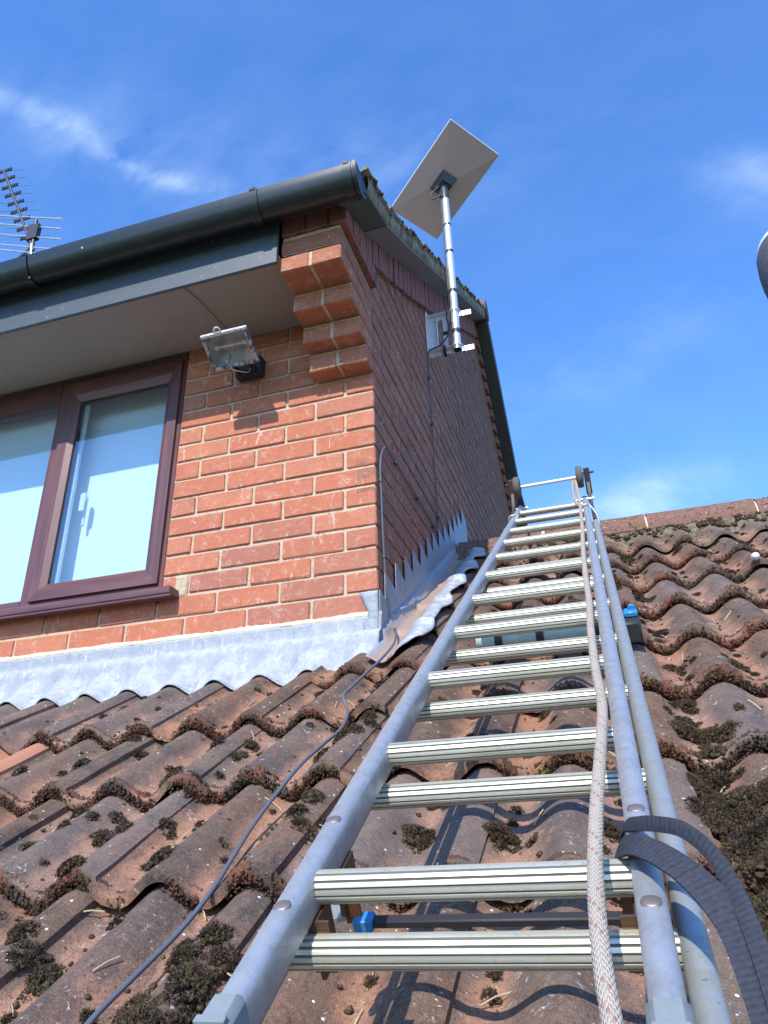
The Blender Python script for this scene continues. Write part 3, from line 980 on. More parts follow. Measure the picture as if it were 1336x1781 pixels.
# stepped flashing up the gable: teeth follow the brick courses
TN = 13
z_base = lambda y: -.15 + y * math.tan(PITCH) + .0
V = []; F = []
def quad(a, b_, c_, d_):
    i = len(V); V.extend([a, b_, c_, d_]); F.append((i, i + 1, i + 2, i + 3))
X_ = .0045
for k in range(-1, TN):
    zt = k * COURSE - .001 + .075
    ya = .052 + .1195 * (k + 0) - 0.0        # tooth front at the joint height
    yb = ya + .1195 + .012
    y_prev = ya
    if k == -1: ya = -.012
    zt0 = zt if k >= 0 else -.002
    lo = lambda y: z_base(y) - .02
    # slanting tooth: high at its front, sinking into the joint line at its back
    quad((X_ + R.uniform(.001, .006), ya, zt0 + (R.uniform(.002, .012) if k >= 0 else 0)), (X_, ya + .006, lo(ya)), (X_, yb, lo(yb)), (X_ + R.uniform(0, .002), yb, zt0 - .012))
b = MB(); b.add(V, F); o = b.build('step_flashing', M['lead_side'], house, fix=False)
sm = o.modifiers.new('thick', 'SOLIDIFY'); sm.thickness = .0022; sm.offset = 1
# side gutter of lead between wall and tiles, dressed over the first roll
V = []; F = []
NS, NXs = 150, 16
for j in range(NS + 1):
    s = -.175 + 1.66 * j / NS
    xe = .150 + .012 * math.sin(s * 19 + .6) + .010 * mnoise.noise(Vector((s * 7, 3, 3)))
    if s < -.05: xe = .085 + (s + .175) / .125 * .06
    for k in range(NXs + 1):
        q = k / NXs
        x = .0045 + (xe - .0045) * q
        ph = ((s - E0) / GAUGE) % 1.0
        row = -ph * GAUGE * math.tan(TILT) + .002
        wave = prof(x) * (.62 if x > .085 else .80)
        h = wave + row * .6 + .016 + .006 * math.sin(s * 19 + 1.0) * q
        if q < .12 and s > .01: h = .03 * (1 - q / .12) + h * q / .12
        if s < -.03: h = min(h, wave + .010 - (-.03 - s) * .04)
        h += .0045 * mnoise.noise(Vector((x * 26, s * 11, 2))) + .006 * mnoise.noise(Vector((x * 9, s * 6, 12))) * q
        V.append(rf(x, s, h))
w_ = NXs + 1
for j in range(NS):
    for k in range(NXs): F.append((j * w_ + k, j * w_ + k + 1, (j + 1) * w_ + k + 1, (j + 1) * w_ + k))
b = MB(); b.add(V, F); o = b.build('side_flashing', M['lead_side'], house, smooth=True, fix=False)
sm = o.modifiers.new('thick', 'SOLIDIFY'); sm.thickness = .004; sm.offset = 1

# ------------------------------------------------------------------ window
win = obj('window', None, house); win.empty_display_size = .1
FY0, FY1 = .002, .062
WB, WT = .105, 1.112
def fr(b, x0, x1, z0, z1, y0=FY0, y1=FY1, c=.003): b.box(x0, x1, y0, y1, z0, z1, c)
b = MB()
fr(b, -.800, -.772, WB, WT); b.build('jamb', M['upvc'], win)
b = MB(); fr(b, -1.362, -1.300, WB, WT); b.build('mullion', M['upvc'], win)
b = MB(); fr(b, -2.62, -2.56, WB, WT); b.build('mullion', M['upvc'], win)
for a_ in ((-1.300, -.800, WB, WB + .026), (-2.56, -1.362, WB, WB + .037), (-1.300, -.800, WT - .05, WT), (-2.56, -1.362, WT - .10, WT), (-3.5, -2.62, WB, WT)):
    b = MB(); fr(b, *a_); b.build('frame_rail', M['upvc_h'], win)
# opening casement, standing proud with mitred corners
sx0, sx1, sz0, sz1 = -1.319, -.787, .128, 1.075
gx0, gx1, gz0, gz1 = -1.253, -.846, .190, .985
SY = -.012
cas = MB()
def mitre(outer, inner, y0, y1):
    parts = []
    o_ = [(sx0, sz0), (sx1, sz0), (sx1, sz1), (sx0, sz1)]; i_ = [(gx0, gz0), (gx1, gz0), (gx1, gz1), (gx0, gz1)]
    for a in range(4):
        c_ = (a + 1) % 4
        q = MB()
        poly = [o_[a], o_[c_], i_[c_], i_[a]]
        v = [(x, y0, z) for x, z in poly] + [(x, y1, z) for x, z in poly]
        # bevel: inner front edge slopes back to the glass
        mid = [((o_[a][0] * .35 + i_[a][0] * .65), (o_[a][1] * .35 + i_[a][1] * .65)), ((o_[c_][0] * .35 + i_[c_][0] * .65), (o_[c_][1] * .35 + i_[c_][1] * .65))]
        v = [(o_[a][0], y0, o_[a][1]), (o_[c_][0], y0, o_[c_][1]), (mid[1][0], y0, mid[1][1]), (mid[0][0], y0, mid[0][1]),
             (i_[c_][0], y0 + .012, i_[c_][1]), (i_[a][0], y0 + .012, i_[a][1]),
             (o_[a][0], y1, o_[a][1]), (o_[c_][0], y1, o_[c_][1]), (i_[c_][0], y1, i_[c_][1]), (i_[a][0], y1, i_[a][1])]
        f = [(0, 1, 2, 3), (3, 2, 4, 5), (0, 6, 7, 1), (5, 4, 8, 9), (6, 9, 8, 7), (0, 3, 5, 9, 6), (1, 7, 8, 4, 2)]
        q.add(v, f); parts.append(q)
    return parts
for a, q in enumerate(mitre(None, None, SY, .03)):
    q.build('casement_rail' if a % 2 == 0 else 'casement_stile', M['upvc_h'] if a % 2 == 0 else M['upvc'], win)
b = MB(); b.box(gx0 - .004, gx1 + .004, .006, .0085, gz0 - .004, gz1 + .004); b.build('glass_pane', M['glass'], win)
b = MB(); b.box(-2.56, -1.362, .020, .0225, WB + .037, WT - .10); b.build('glass_pane', M['glass'], win)
b = MB()
for (x0, x1, z0, z1) in ((gx0 - .003, gx0 + .006, gz0, gz1), (gx1 - .004, gx1 + .004, gz0, gz1), (gx0, gx1, gz0 - .004, gz0 + .003), (gx0, gx1, gz1 - .004, gz1 + .004)): b.box(x0, x1, .009, .020, z0, z1)
b.build('rubber_seal', M['seal'], win)
# inner white leaf of the frame and the handle
b = MB()
b.box(gx0 - .03, gx0 + .012, .03, .045, gz0 - .02, gz1 + .02); b.build('inner_stile', M['white_plastic'], win)
b = MB(); b.box(-1.215, -1.19, .045, .052, .50, .58, .003); b.box(-1.21, -1.195, .05, .075, .555, .572, .003); b.box(-1.212, -1.200, .070, .080, .45, .572, .003)
b.build('window_handle', M['white_plastic'], win, angle=30)
# sill
b = MB(); b.box(-3.5, -.700, -.062, .02, .064, .092, .003)
b.box(-3.5, -.700, -.058, -.048, .056, .066, .001)
b.build('window_sill', M['upvc_h'], house)
# room behind with a white blind
b = MB()
rx0, rx1, ry0, ry1, rz0, rz1 = -3.4, -.25, .11, 2.0, -.6, 1.6
b.add([(rx0, ry0, rz0), (rx1, ry0, rz0), (rx1, ry1, rz0), (rx0, ry1, rz0), (rx0, ry0, rz1), (rx1, ry0, rz1), (rx1, ry1, rz1), (rx0, ry1, rz1)], [(0, 1, 2, 3), (4, 7, 6, 5), (1, 5, 6, 2), (3, 2, 6, 7), (0, 3, 7, 4)])
b.build('room', M['room'], house, fix=False)
b = MB(); b.box(-3.3, -.72, .108, .1095, -.02, 1.22); b.build('window_blind', M['blind'], house)

# bricks around: filler behind window top and the broken mortar patch beside the sill
b = MB(); V = []; F = []
for i in range(9):
    for j in range(13):
        x = -.672 - .05 + .050 * i / 8; z = .066 + .085 * j / 12
        edge = min(i, 8 - i, j, 12 - j)
        V.append((x + .004 * mnoise.noise(Vector((j * 2.1, i, 3))), -.001 - (.006 * mnoise.noise(Vector((i * .9, j * .9, 7))) + .004 if edge > 0 else -.006), z))
for i in range(8):
    for j in range(12): F.append((i * 13 + j, (i + 1) * 13 + j, (i + 1) * 13 + j + 1, i * 13 + j + 1))
b.add(V, F); b.build('mortar_patch', M['mortar'], front, smooth=True)

# ------------------------------------------------------------------ security floodlight
fl = thing('floodlight', 'square halogen floodlight with a chipped white frame, fixed to the brick under the soffit', 'floodlight', mat=Matrix.Identity(4))
A_ = Vector((-.552, -.155, .855)); B_ = Vector((-.376, -.155, .855)); C_ = Vector((-.376, -.270, .925)); D_ = Vector((-.552, -.270, .925))
ux = (B_ - A_).normalized(); uy = (D_ - A_).normalized(); un = ux.cross(uy).normalized()
if un.y > 0: un = -un
if un.z > 0: un = -un
cen = (A_ + C_) / 2
FM = Matrix.Identity(4)
for i in range(3): FM[i][0] = ux[i]; FM[i][1] = uy[i]; FM[i][2] = un[i]
FM.translation = cen
hw, hh = (B_ - A_).length / 2, (D_ - A_).length / 2
for nm, args, mt in (('frame_bar', (-hw, hw, hh - .012, hh, -.012, .004), 'white_paint'), ('frame_bar', (-hw, hw, -hh, -hh + .012, -.012, .004), 'chipped'),
                     ('frame_bar', (-hw, -hw + .012, -hh + .012, hh - .012, -.012, .004), 'chipped'), ('frame_bar', (hw - .012, hw, -hh + .012, hh - .012, -.012, .004), 'chipped')):
    b = MB(); b.box(*args, .0025, M=FM); b.build(nm, M[mt], fl)
b = MB()   # housing tapering to the back
zf, zk = -.012, -.075
a = [(-hw + .003, -hh + .003, zf), (hw - .003, -hh + .003, zf), (hw - .003, hh - .003, zf), (-hw + .003, hh - .003, zf)]
c2 = [(-hw * .6, -hh * .5, zk), (hw * .6, -hh * .5, zk), (hw * .6, hh * .5, zk), (-hw * .6, hh * .5, zk)]
b.add([FM @ Vector(p) for p in a + c2], [(0, 1, 5, 4), (1, 2, 6, 5), (2, 3, 7, 6), (3, 0, 4, 7), (4, 5, 6, 7)])
b.build('housing', M['chipped'], fl, fix=False)
b = MB()   # faceted reflector inside
a = [(-hw + .012, -hh + .012, -.006), (hw - .012, -hh + .012, -.006), (hw - .012, hh - .012, -.006), (-hw + .012, hh - .012, -.006)]
c2 = [(-hw * .55, -.012, -.045), (hw * .55, -.012, -.045), (hw * .55, .012, -.045), (-hw * .55, .012, -.045)]
b.add([FM @ Vector(p) for p in a + c2], [(0, 4, 5, 1), (1, 5, 6, 2), (2, 6, 7, 3), (3, 7, 4, 0), (4, 7, 6, 5)])
b.build('reflector', M['reflector'], fl, fix=False)
b = MB(); b.tube([FM @ Vector((-.052, .006, -.026)), FM @ Vector((.052, .006, -.026))], .0045, 10)
for sx in (-1, 1): b.lathe([(.004, -.03), (.009, -.03), (.009, -.022), (.004, -.022)], 12, M=FM @ Matrix.Translation((sx * .054, .006, 0)))
b.build('halogen_lamp', M['galv'], fl, angle=40)
b = MB(); b.box(-hw + .012, hw - .012, -hh + .012, hh - .012, -.004, -.003, M=FM); b.build('cover_glass', M['glass'], fl)
b = MB(); b.tube(spline([FM @ Vector(p) for p in ((-.03, hh, 0), (-.026, hh + .014, .0), (-.012, hh + .016, 0), (-.006, hh, 0))], 5), .0035, 8); b.build('frame_clasp', M['white_paint'], fl, angle=60)
b = MB(); b.box(-.532, -.428, -.045, -.0005, .905, .985, .004); b.build('junction_box', M['rubber_black'], fl)
b = MB(); b.box(-.516, -.508, -.150, -.040, .905, .93); b.box(-.452, -.444, -.150, -.040, .905, .93); b.box(-.516, -.444, -.048, -.044, .90, .935); b.build('bracket', M['rubber_black'], fl)
b = MB(); b.tube(spline([(-.50, -.17, .885), (-.49, -.15, .86), (-.47, -.12, .862), (-.465, -.06, .90), (-.47, -.045, .93)], 5), .0022, 8); b.build('supply_lead', M['galv'], fl, angle=60)
b = MB(); b.tube(spline([(-.607, -.349, 1.114), (-.60, -.31, 1.1145), (-.583, -.236, 1.1145), (-.572, -.12, 1.1145), (-.560, -.02, 1.113), (-.545, -.012, 1.05), (-.50, -.012, .985)], 6), .0032, 8)
tag(b.build('lamp_cable', mat_simple('old_cable', (.40, .30, .25), .6), angle=60), 'thin brownish cable run across the soffit down to the floodlight', 'cable')

# ------------------------------------------------------------------ satellite internet dish on wall pole
PX, PY = .152, .935
dish = thing('satellite_dish', 'flat rectangular white internet dish tilted skyward on a silver pole beside the gable', 'dish', mat=Matrix.Identity(4))
cX = Vector((.635, .751, -.183)).normalized(); cN = Vector((-.091, .307, .947)).normalized()
cX = (cX - cN * cX.dot(cN)).normalized(); cY = cN.cross(cX)
DM = Matrix.Identity(4)
for i in range(3): DM[i][0] = cX[i]; DM[i][1] = cY[i]; DM[i][2] = cN[i]
DM.translation = Vector((.146, .95, 2.805))
hx, hy = .170, .293
# panel with a shallow faceted back
b = MB()
V = [(-hx, -hy, 0), (hx, -hy, 0), (hx, hy, 0), (-hx, hy, 0), (-.055, -.075, -.016), (.055, -.075, -.016), (.055, .075, -.016), (-.055, .075, -.016)]
b.add([DM @ Vector(p) for p in V], [(0, 4, 5, 1), (1, 5, 6, 2), (2, 6, 7, 3), (3, 7, 4, 0), (4, 7, 6, 5)])
b.build('back_shell', M['dish_back'], dish, fix=False)
b = MB(); b.box(-hx - .001, hx + .001, -hy - .001, hy + .001, 0, .009, .002, M=DM); b.build('panel', M['dish_face'], dish)
b = MB()
for sx in (-1, 1):
    pass
V = [(-.05, -.065, -.017), (.05, -.065, -.017), (.05, .065, -.017), (-.05, .065, -.017), (-.034, -.03, -.060), (.034, -.03, -.060), (.030, .035, -.050), (-.030, .035, -.050)]
b.add([DM @ Vector(p) for p in V], [(0, 4, 5, 1), (1, 5, 6, 2), (2, 6, 7, 3), (3, 7, 4, 0), (4, 7, 6, 5)])
b.build('motor_housing', M['dark_plastic'], dish, fix=True)
top = Vector((PX - .002, PY, 2.70))
b = MB(); b.tube([top + Vector((0, 0, -.05)), top + Vector((0, .0, .045)), DM @ Vector((0, 0, -.05))], [.024, .024, .02], 16); b.build('pole_socket', M['dark_plastic'], dish, angle=50)
b = MB(); b.tube([(PX, PY, 1.595), (PX, PY, 2.68)], .0200, 24); pole = b.build('pole', M['pole'], dish, angle=50)
for z, h in ((1.69, .03), (1.96, .022), (2.24, .018), (2.44, .014)):
    b = MB(); b.tube([(PX, PY, z), (PX, PY, z + h)], .0208, 20); b.build('pole_tape', M['cable_dark'], dish, angle=50)
b = MB(); b.tube([(PX, PY, 1.592), (PX, PY, 1.5955)], .019, 20); b.build('pole_mouth_shade', M['seal'], dish)  # black disc painted as the shade inside the open pole end
b = MB()
b.tube(spline([DM @ Vector((-.01, -.03, -.05)), top + Vector((-.04, -.02, .03)), top + Vector((-.075, -.02, -.01)), top + Vector((-.06, -.02, -.045)), top + Vector((-.02, -.022, -.03)), top + Vector((-.028, -.012, .005)), top + Vector((-.022, -.01, -.05)), (PX - .024, PY - .006, 2.55)], 7), .0045, 8)
b.tube(spline([(PX - .024, PY - .006, 2.55), (PX - .024, PY - .006, 2.2), (PX - .026, PY - .006, 1.95), (PX - .04, PY - .02, 1.80), (PX - .03, PY - .02, 1.70), (.07, PY - .02, 1.63), (.03, PY - .02, 1.615), (.012, PY - .03, 1.60)], 7), .0042, 8)
b.build('dish_lead', M['cable_dark'], dish, angle=60)
# wall bracket
br = thing('wall_bracket', 'galvanised steel stand-off bracket bolted to the gable brickwork holding the dish pole', 'bracket', mat=Matrix.Identity(4))
b = MB(); b.box(.001, .006, PY - .03, PY + .03, 1.60, 1.865, .001); b.box(.006, .052, PY + .026, PY + .03, 1.60, 1.865); b.box(.048, .052, PY + .012, PY + .026, 1.60, 1.865); b.build('wall_plate', M['galv'], br)
for z in (1.612, 1.838):
    b = MB(); b.box(.006, .232, PY + .024, PY + .027, z - .014, z + .016, .0008); b.box(.006, .150, PY + .0, PY + .024, z + .013, z + .016)
    b.build('arm', M['galv'], br)
    b = MB()
    b.tube(spline([(PX - .028, PY + .028, z), (PX - .027, PY, z), (PX - .018, PY - .019, z), (PX, PY - .027, z), (PX + .018, PY - .019, z), (PX + .027, PY, z), (PX + .028, PY + .028, z)], 4), .004, 8)
    b.build('u_bolt', M['galv'], br, angle=60)
b = MB(); b.box(.082, .104, PY + .016, PY + .020, 1.628, 1.822); b.build('brace', M['galv'], br)
b = MB(); b.box(.080, .106, PY + .012, PY + .024, 1.715, 1.735); b.box(.078, .092, PY - .004, PY + .03, 1.588, 1.634); b.build('tape_band', M['rubber_black'], br)
b = MB()
for z in (1.635, 1.83): b.lathe([(.006, 0), (.006, .005), (.004, .006)], 6, M=Matrix.Translation((.006, PY - .012, z)) @ Matrix.Rotation(math.pi / 2, 4, 'Y'))
b.build('bolt', M['galv'], br)

# ------------------------------------------------------------------ the cable down wall and roof
def tile_top(x, s):
    ph = ((s - E0) / GAUGE) % 1.0
    return prof(x) - ph * GAUGE * math.sin(TILT)
wallp = [(.012, PY - .03, 1.60), (.0085, .893, 1.54), (.0085, .885, 1.40), (.0085, .888, 1.15), (.0085, .897, .85), (.0085, .897, .66), (.0085, .880, .600), (.0085, .835, .570), (.0085, .79, .566), (.0085, .65, .573), (.0085, .40, .571), (.0085, .20, .571), (.0085, .125, .572), (.0085, .085, .563), (.010, .045, .521), (.0085, .026, .455), (.0085, .031, .348), (.0085, .039, .205), (.0085, .052, .09), (.012, .066, .010), (.016, .095, -.09)]
def on_roof(x, s, extra=.006): 
    return rf(x, s, max(tile_top(x, s), 0 - 1) + extra)
roofp = [rf(.04, .055, .006), rf(.072, -.10, .004), rf(.062, -.23, -.004), rf(.058, -.33, .0), rf(.054, -.47, .006), rf(.054, -.535, .006), rf(.072, -.575, -.018), rf(.082, -.66, -.022), rf(.071, -.74, -.02), rf(.064, -.854, -.012), rf(.055, -.972, -.018), rf(.052, -1.064, -.024), rf(.058, -1.146, -.026), rf(.063, -1.24, -.03), rf(.062, -1.33, -.028), rf(.057, -1.42, -.02), rf(.052, -1.50, -.015), rf(.050, -1.62, -.02), rf(.045, -1.85, -.03)]
cp = spline(wallp + roofp, 7); b = MB(); b.tube(cp, [.0031 if i < 130 else .0037 for i in range(len(cp))], 10)
tag(b.build('cable', M['cable'], angle=70), 'grey-blue cable looped down the gable and trailing over the mossy tiles', 'cable')
clipspots = [(.888, 1.15), (.890, 1.42), (.897, .66), (.79, .568), (.52, .572), (.22, .571), (.030, .40), (.050, .13)]
for i, (y_, z_) in enumerate(clipspots):
    b = MB(); b.box(.002, .014, y_ - .007, y_ + .007, z_ - .004, z_ + .004, .001)
    b.tube([(.004, y_, z_ + .006), (.017, y_, z_ + .006)], .0022, 8)
    o = b.build('cable_clip', M['cable_dark'])
    tag(o, ('black cable clip on the gable, %s' % ['highest but one below the pole', 'highest, just below the pole bracket', 'just above the foot of the long vertical run', 'lowest on the slanting run', 'midway along the slanting run', 'near the top bend of the slanting run', 'upper one on the run beside the brick corner', 'lowest one beside the brick corner'][i]), 'cable clip', 'clips holding the cable to the gable')

# ------------------------------------------------------------------ extension ladder
dirs = Vector((-.0040, 1, 0)).normalized()
LM = ROOF_M @ Matrix.Translation((.5265, -1.607, .203)) @ Matrix.Rotation(math.atan2(.0040, 1), 4, 'Z')
ladder = thing('ladder', 'aluminium double extension ladder lying up the tiled roof', 'ladder', mat=LM)
HALF = .1220
def rail(b, xc, w, z0, z1, y0, y1, sgn):
    """rounded nose flange outside, flat web: section in x,z swept along y"""
    n = 7; pts = []
    r = w / 2
    for i in range(n + 1):
        a = math.pi * i / n
        pts.append(Vector((xc + r * math.cos(a), 0, z1 - r * .75 + r * .75 * math.sin(a))))
    for i in range(n + 1):
        a = math.pi + math.pi * i / n
        pts.append(Vector((xc + r * math.cos(a), 0, z0 + r * .45 + r * .45 * math.sin(a))))
    b.extrude(pts, (0, y0, 0), (0, y1, 0))
for sgn in (-1, 1):
    b = MB(); rail(b, sgn * (HALF + .0105), .021, -.0165, .0175, -.165, 2.70, sgn)
    b.build('rail', M['rail'], ladder, angle=35)
    b = MB(); rail(b, sgn * (HALF + .0345), .020, -.052, -.0185, -.45, 2.18, sgn)
    b.build('rail', M['rail_old'], ladder, angle=35)
    # rubber feet
    b = MB(); xc = sgn * (HALF + .0105)
    b.box(xc - .0125, xc + .0125, -.235, -.140, -.020, .0195, .005)
    for q in range(5): b.box(xc - .0105, xc + .0105, -.222 + q * .013, -.216 + q * .013, .018, .0215, .0008)
    b.build('rubber_foot', M['rubber_grey'], ladder, angle=40)
    b = MB(); xc = sgn * (HALF + .0345)
    b.box(xc - .012, xc + .012, -.50, -.43, -.055, -.0175, .005); b.build('rubber_foot', M['rubber_grey'], ladder, angle=40)
# rungs: ribbed tubes
def rung_mesh(L):
    b = MB(); n = 70; r = .0125
    pts = []
    for k in range(n):
        a = 2 * math.pi * k / n
        rr = r + (.0008 if (k % 5) else -.0012)
        pts.append(Vector((0, rr * math.cos(a) * 1.0, rr * math.sin(a) * .95)))
    b.extrude(pts, (-L / 2, 0, 0), (L / 2, 0, 0))
    me = b.me('rung', [M['rung'], M['groove']], fix=True, angle=25)
    for p in me.polygons:
        if len(p.vertices) == 4:
            c_ = p.center; rr = math.hypot(c_.y, c_.z / .95)
            if rr < .01262: p.material_index = 1
    return me
rf_me = rung_mesh(2 * HALF + .002); rb_me = rung_mesh(2 * HALF + .05)
for k in range(11):
    o = obj('rung', rf_me, ladder); o.location = (0, .2535 * k, 0); o.rotation_euler = (R.uniform(-.1, .1), 0, 0)
for k in range(-1, 9):
    o = obj('rung', rb_me, ladder); o.location = (0, -.030 + .2535 * k, -.035); o.rotation_euler = (R.uniform(-.1, .1), 0, 0)
# rivets on the flange
rv = MB(); rv.lathe([(.0072, 0), (.0070, .0010), (.0050, .0019), (.002, .0023)], 16)
rvm = rv.me('rivet', M['rivet'], angle=60)
for x_, y_ in ((-(HALF + .0105), -.050), (-(HALF + .0105), .078), (HALF + .0105, .070), (HALF + .0105, -.055)):
    o = obj('rivet', rvm, ladder); o.location = (x_, y_, .0160)
# brown steel guide brackets under the rails
for sgn in (-1, 1):
    for y_ in (.005, .035 + .04):
        b = MB(); x_ = sgn * (HALF + .0)
        b.box(x_ - .006 - (.006 if sgn > 0 else 0), x_ + .006 + (.006 if sgn < 0 else 0), y_ - .030, y_ - .027, -.056, -.014)
        b.box(x_ - .002, x_ + .002, y_ - .030, y_ + .004, -.062, -.014)
        b.build('guide_bracket', M['copper_steel'], ladder)
for sgn in (-1, 1):       # wire guides near the top
    b = MB(); x_ = sgn * (HALF + .010)
    b.tube(spline([(x_ - .016, 2.30, -.02), (x_ - .016, 2.30, .016), (x_, 2.30, .024), (x_ + .016, 2.30, .016), (x_ + sgn * .035 + .0, 2.26, -.02), (x_ + sgn * .035, 2.22, -.05)], 5), .004, 8)
    b.build('rail_guide', M['rail_old'], ladder, angle=60)
b = MB(); b.lathe([(.009, 0), (.009, .010), (.006, .013)], 6, M=Matrix.Translation((-(HALF + .045), .125, -.038)) @ Matrix.Rotation(-math.pi / 2, 4, 'Y')); b.build('bolt', M['galv'], ladder)

# roof hook with wheels clamped to the top
hk = thing('ladder_roof_hook', 'dark steel roof hook with two small wheels on an axle at the ladder top', 'ladder hook', mat=LM)
for sgn in (-1, 1):
    x_ = sgn * (HALF + .034)
    b = MB()
    pts = [(2.20, -.030), (2.60, -.010), (2.72, .070), (2.82, .105), (3.05, .060), (3.22, -.06)]
    P = spline([(x_, a_, c_) for a_, c_ in pts], 4)
    V = []; F = []
    for i, p in enumerate(P):
        tdir = (P[min(i + 1, len(P) - 1)] - P[max(0, i - 1)]).normalized(); nrm = Vector((0, -tdir.z, tdir.y))
        for dx in (-.006, .006):
            for dn in (-.014, .014): V.append(p + Vector((dx, 0, 0)) + nrm * dn)
    for i in range(len(P) - 1):
        for a_, c_ in ((0, 1), (1, 3), (3, 2), (2, 0)): F.append((i * 4 + a_, i * 4 + c_, (i + 1) * 4 + c_, (i + 1) * 4 + a_))
    F.append((0, 1, 3, 2)); F.append(tuple(len(V) - 4 + q for q in (0, 2, 3, 1)))
    b.add(V, F); b.build('hook_arm', M['dark_steel'], hk, angle=40)
    b = MB(); b.box(x_ - .012, x_ + .012, 2.70, 2.73, .02, .13, .002); b.tube([(x_ - .02, 2.775, .105), (x_ + sgn * .03, 2.775, .105)], .005, 8)
    b.build('wheel_fork', M['dark_steel'], hk, angle=40)
    xw = sgn * .126
    wheel = obj('wheel', None, hk); wheel.empty_display_size = .05; wheel.location = (xw, 2.640 + sgn * .02, .100)
    b = MB(); b.lathe([(.020, -.013), (.040, -.013), (.044, -.009), (.0455, 0), (.044, .009), (.040, .013), (.020, .013)], 28, M=Matrix.Rotation(math.pi / 2, 4, 'Y')); b.build('tyre', M['wheel_rubber'], wheel, angle=40)
    b = MB(); b.lathe([(.006, -.016), (.020, -.014), (.020, .014), (.006, .016)], 20, M=Matrix.Rotation(math.pi / 2, 4, 'Y')); b.build('hub', M['dark_steel'], wheel, angle=40)
b = MB(); b.tube([(-.118, 2.621, .100), (.118, 2.659, .100)], .0068, 14); b.build('axle', M['galv'], hk, angle=40)
for p_ in (((-.10, 2.68, .005), (-.16, 2.68, .005)), ((.10, 2.62, .010), (.17, 2.62, .010))):
    b = MB(); b.tube(p_, .006, 10); b.build('clamp', M['galv'], hk, angle=40)

# stand-off bars under the ladder
st = thing('ladder_standoff', 'pale green padded stand-off bar with black bands and blue-capped pad under the ladder', 'stand-off bar', mat=ROOF_M @ Matrix.Translation((0, -.315, .040)))
b = MB(); b.tube([(.345, 0, 0), (.66, .0, 0)], .022, 18); b.build('padded_bar', M['green_tube'], st, angle=50)
b = MB()
for x_ in (.400, .500, .635): b.tube([(x_ - .009, 0, 0), (x_ + .009, 0, 0)], .0245, 18)
b.build('rubber_band', M['rubber_black'], st, angle=50)
b = MB(); b.box(.672, .734, -.02, .060, -.04, .011, .005); b.build('pad', M['rubber_black'], st, angle=40)
b = MB(); b.box(.700, .732, .020, .060, .012, .026, .003); b.lathe([(.006, -.004), (.009, 0), (.006, .004)], 14, M=Matrix.Translation((.720, .045, .030)) @ Matrix.Rotation(math.pi / 2, 4, 'X')); b.build('pad_cap', M['blue'], st, angle=40)
st2 = thing('ladder_standoff', 'black stand-off bar with a blue sleeve lying under the lowest rungs', 'stand-off bar', mat=ROOF_M @ Matrix.Translation((0, -1.477, .085)))
b = MB(); b.box(.385, .70, -.006, .006, -.004, .004, .0015); b.build('bar', M['rubber_black'], st2, angle=40)
b = MB(); b.box(.374, .394, -.009, .009, -.006, .006, .0012); b.build('sleeve', M['blue'], st2, angle=40)
b = MB(); b.lathe([(.005, -.002), (.014, -.002), (.014, .002), (.005, .002)], 18, M=Matrix.Translation((.360, -.002, .012))); b.build('washer', M['rail_old'], st2, angle=40)

# ------------------------------------------------------------------ rope
rp = [(.625, 1.10, .300), (.628, 1.02, .285), (.631, .93, .250), (.634, .75, .228), (.635, .45, .224), (.636, .10, .224), (.635, -.30, .228), (.637, -.659, .232), (.640, -.85, .233), (.639, -1.007, .234), (.641, -1.204, .235), (.645, -1.344, .236), (.640, -1.461, .238), (.634, -1.568, .240), (.631, -1.648, .241), (.631, -1.71, .242), (.633, -1.759, .241), (.636, -1.80, .239), (.640, -1.90, .235), (.645, -2.1, .22)]
rp = [(x - .004, s, h) for x, s, h in rp]
b = MB(); b.tube([rf(*p) for p in spline(rp, 8)], .0056, 16)
b.tube([rf(*p) for p in spline([(.622, 1.10, .300), (.612, 1.03, .285), (.608, .97, .235), (.620, .90, .206), (.634, .93, .20)], 6)], .0058, 14)
tag(b.build('rope', M['rope'], angle=70), 'cream braided rope with red flecks running down the ladder', 'rope')

# ------------------------------------------------------------------ webbing strap
def ribbon(b, pts, wdir, width, thick=.0008, n=8):
    P = spline(pts, n); Wd = spline(wdir, n); V = []; F = []; uv = []; L = 0
    for i, p in enumerate(P):
        if i: L += (p - P[i - 1]).length
        tdir = (P[min(i + 1, len(P) - 1)] - P[max(0, i - 1)]).normalized()
        w = Wd[i]; w = (w - tdir * w.dot(tdir)).normalized(); nrm = tdir.cross(w)
        K = 6
        for sgn in (1, -1):
            for k in range(K + 1):
                q = (k / K * 2 - 1) * sgn
                V.append(p + w * width / 2 * q + nrm * (thick * sgn - .0008 * q * q)); uv.append((k / K, L))
    m = 14
    for i in range(len(P) - 1):
        for k in range(m): F.append((i * m + k, i * m + (k + 1) % m, (i + 1) * m + (k + 1) % m, (i + 1) * m + k))
    b.add(V, F, uv)
RFV = lambda x, s, h: ROOF_ROT @ Vector((x, s, h))
b = MB()
A = [(.636, -1.560, .175), (.640, -1.575, .205), (.651, -1.607, .2285), (.664, -1.627, .236), (.680, -1.651, .238), (.694, -1.673, .234), (.704, -1.697, .228), (.708, -1.732, .222), (.710, -1.775, .215), (.713, -1.86, .20), (.72, -2.0, .17)]
Aw = [(.2, 1, 0), (.25, 1, .1), (.35, 1, .1), (.55, 1, .1), (.75, .8, .1), (.9, .55, .15), (1, .35, .2), (1, .2, .2), (1, .15, .2), (1, .1, .2), (1, .1, .2)]
ribbon(b, [rf(*p) for p in A], [RFV(*w) for w in Aw], .021)
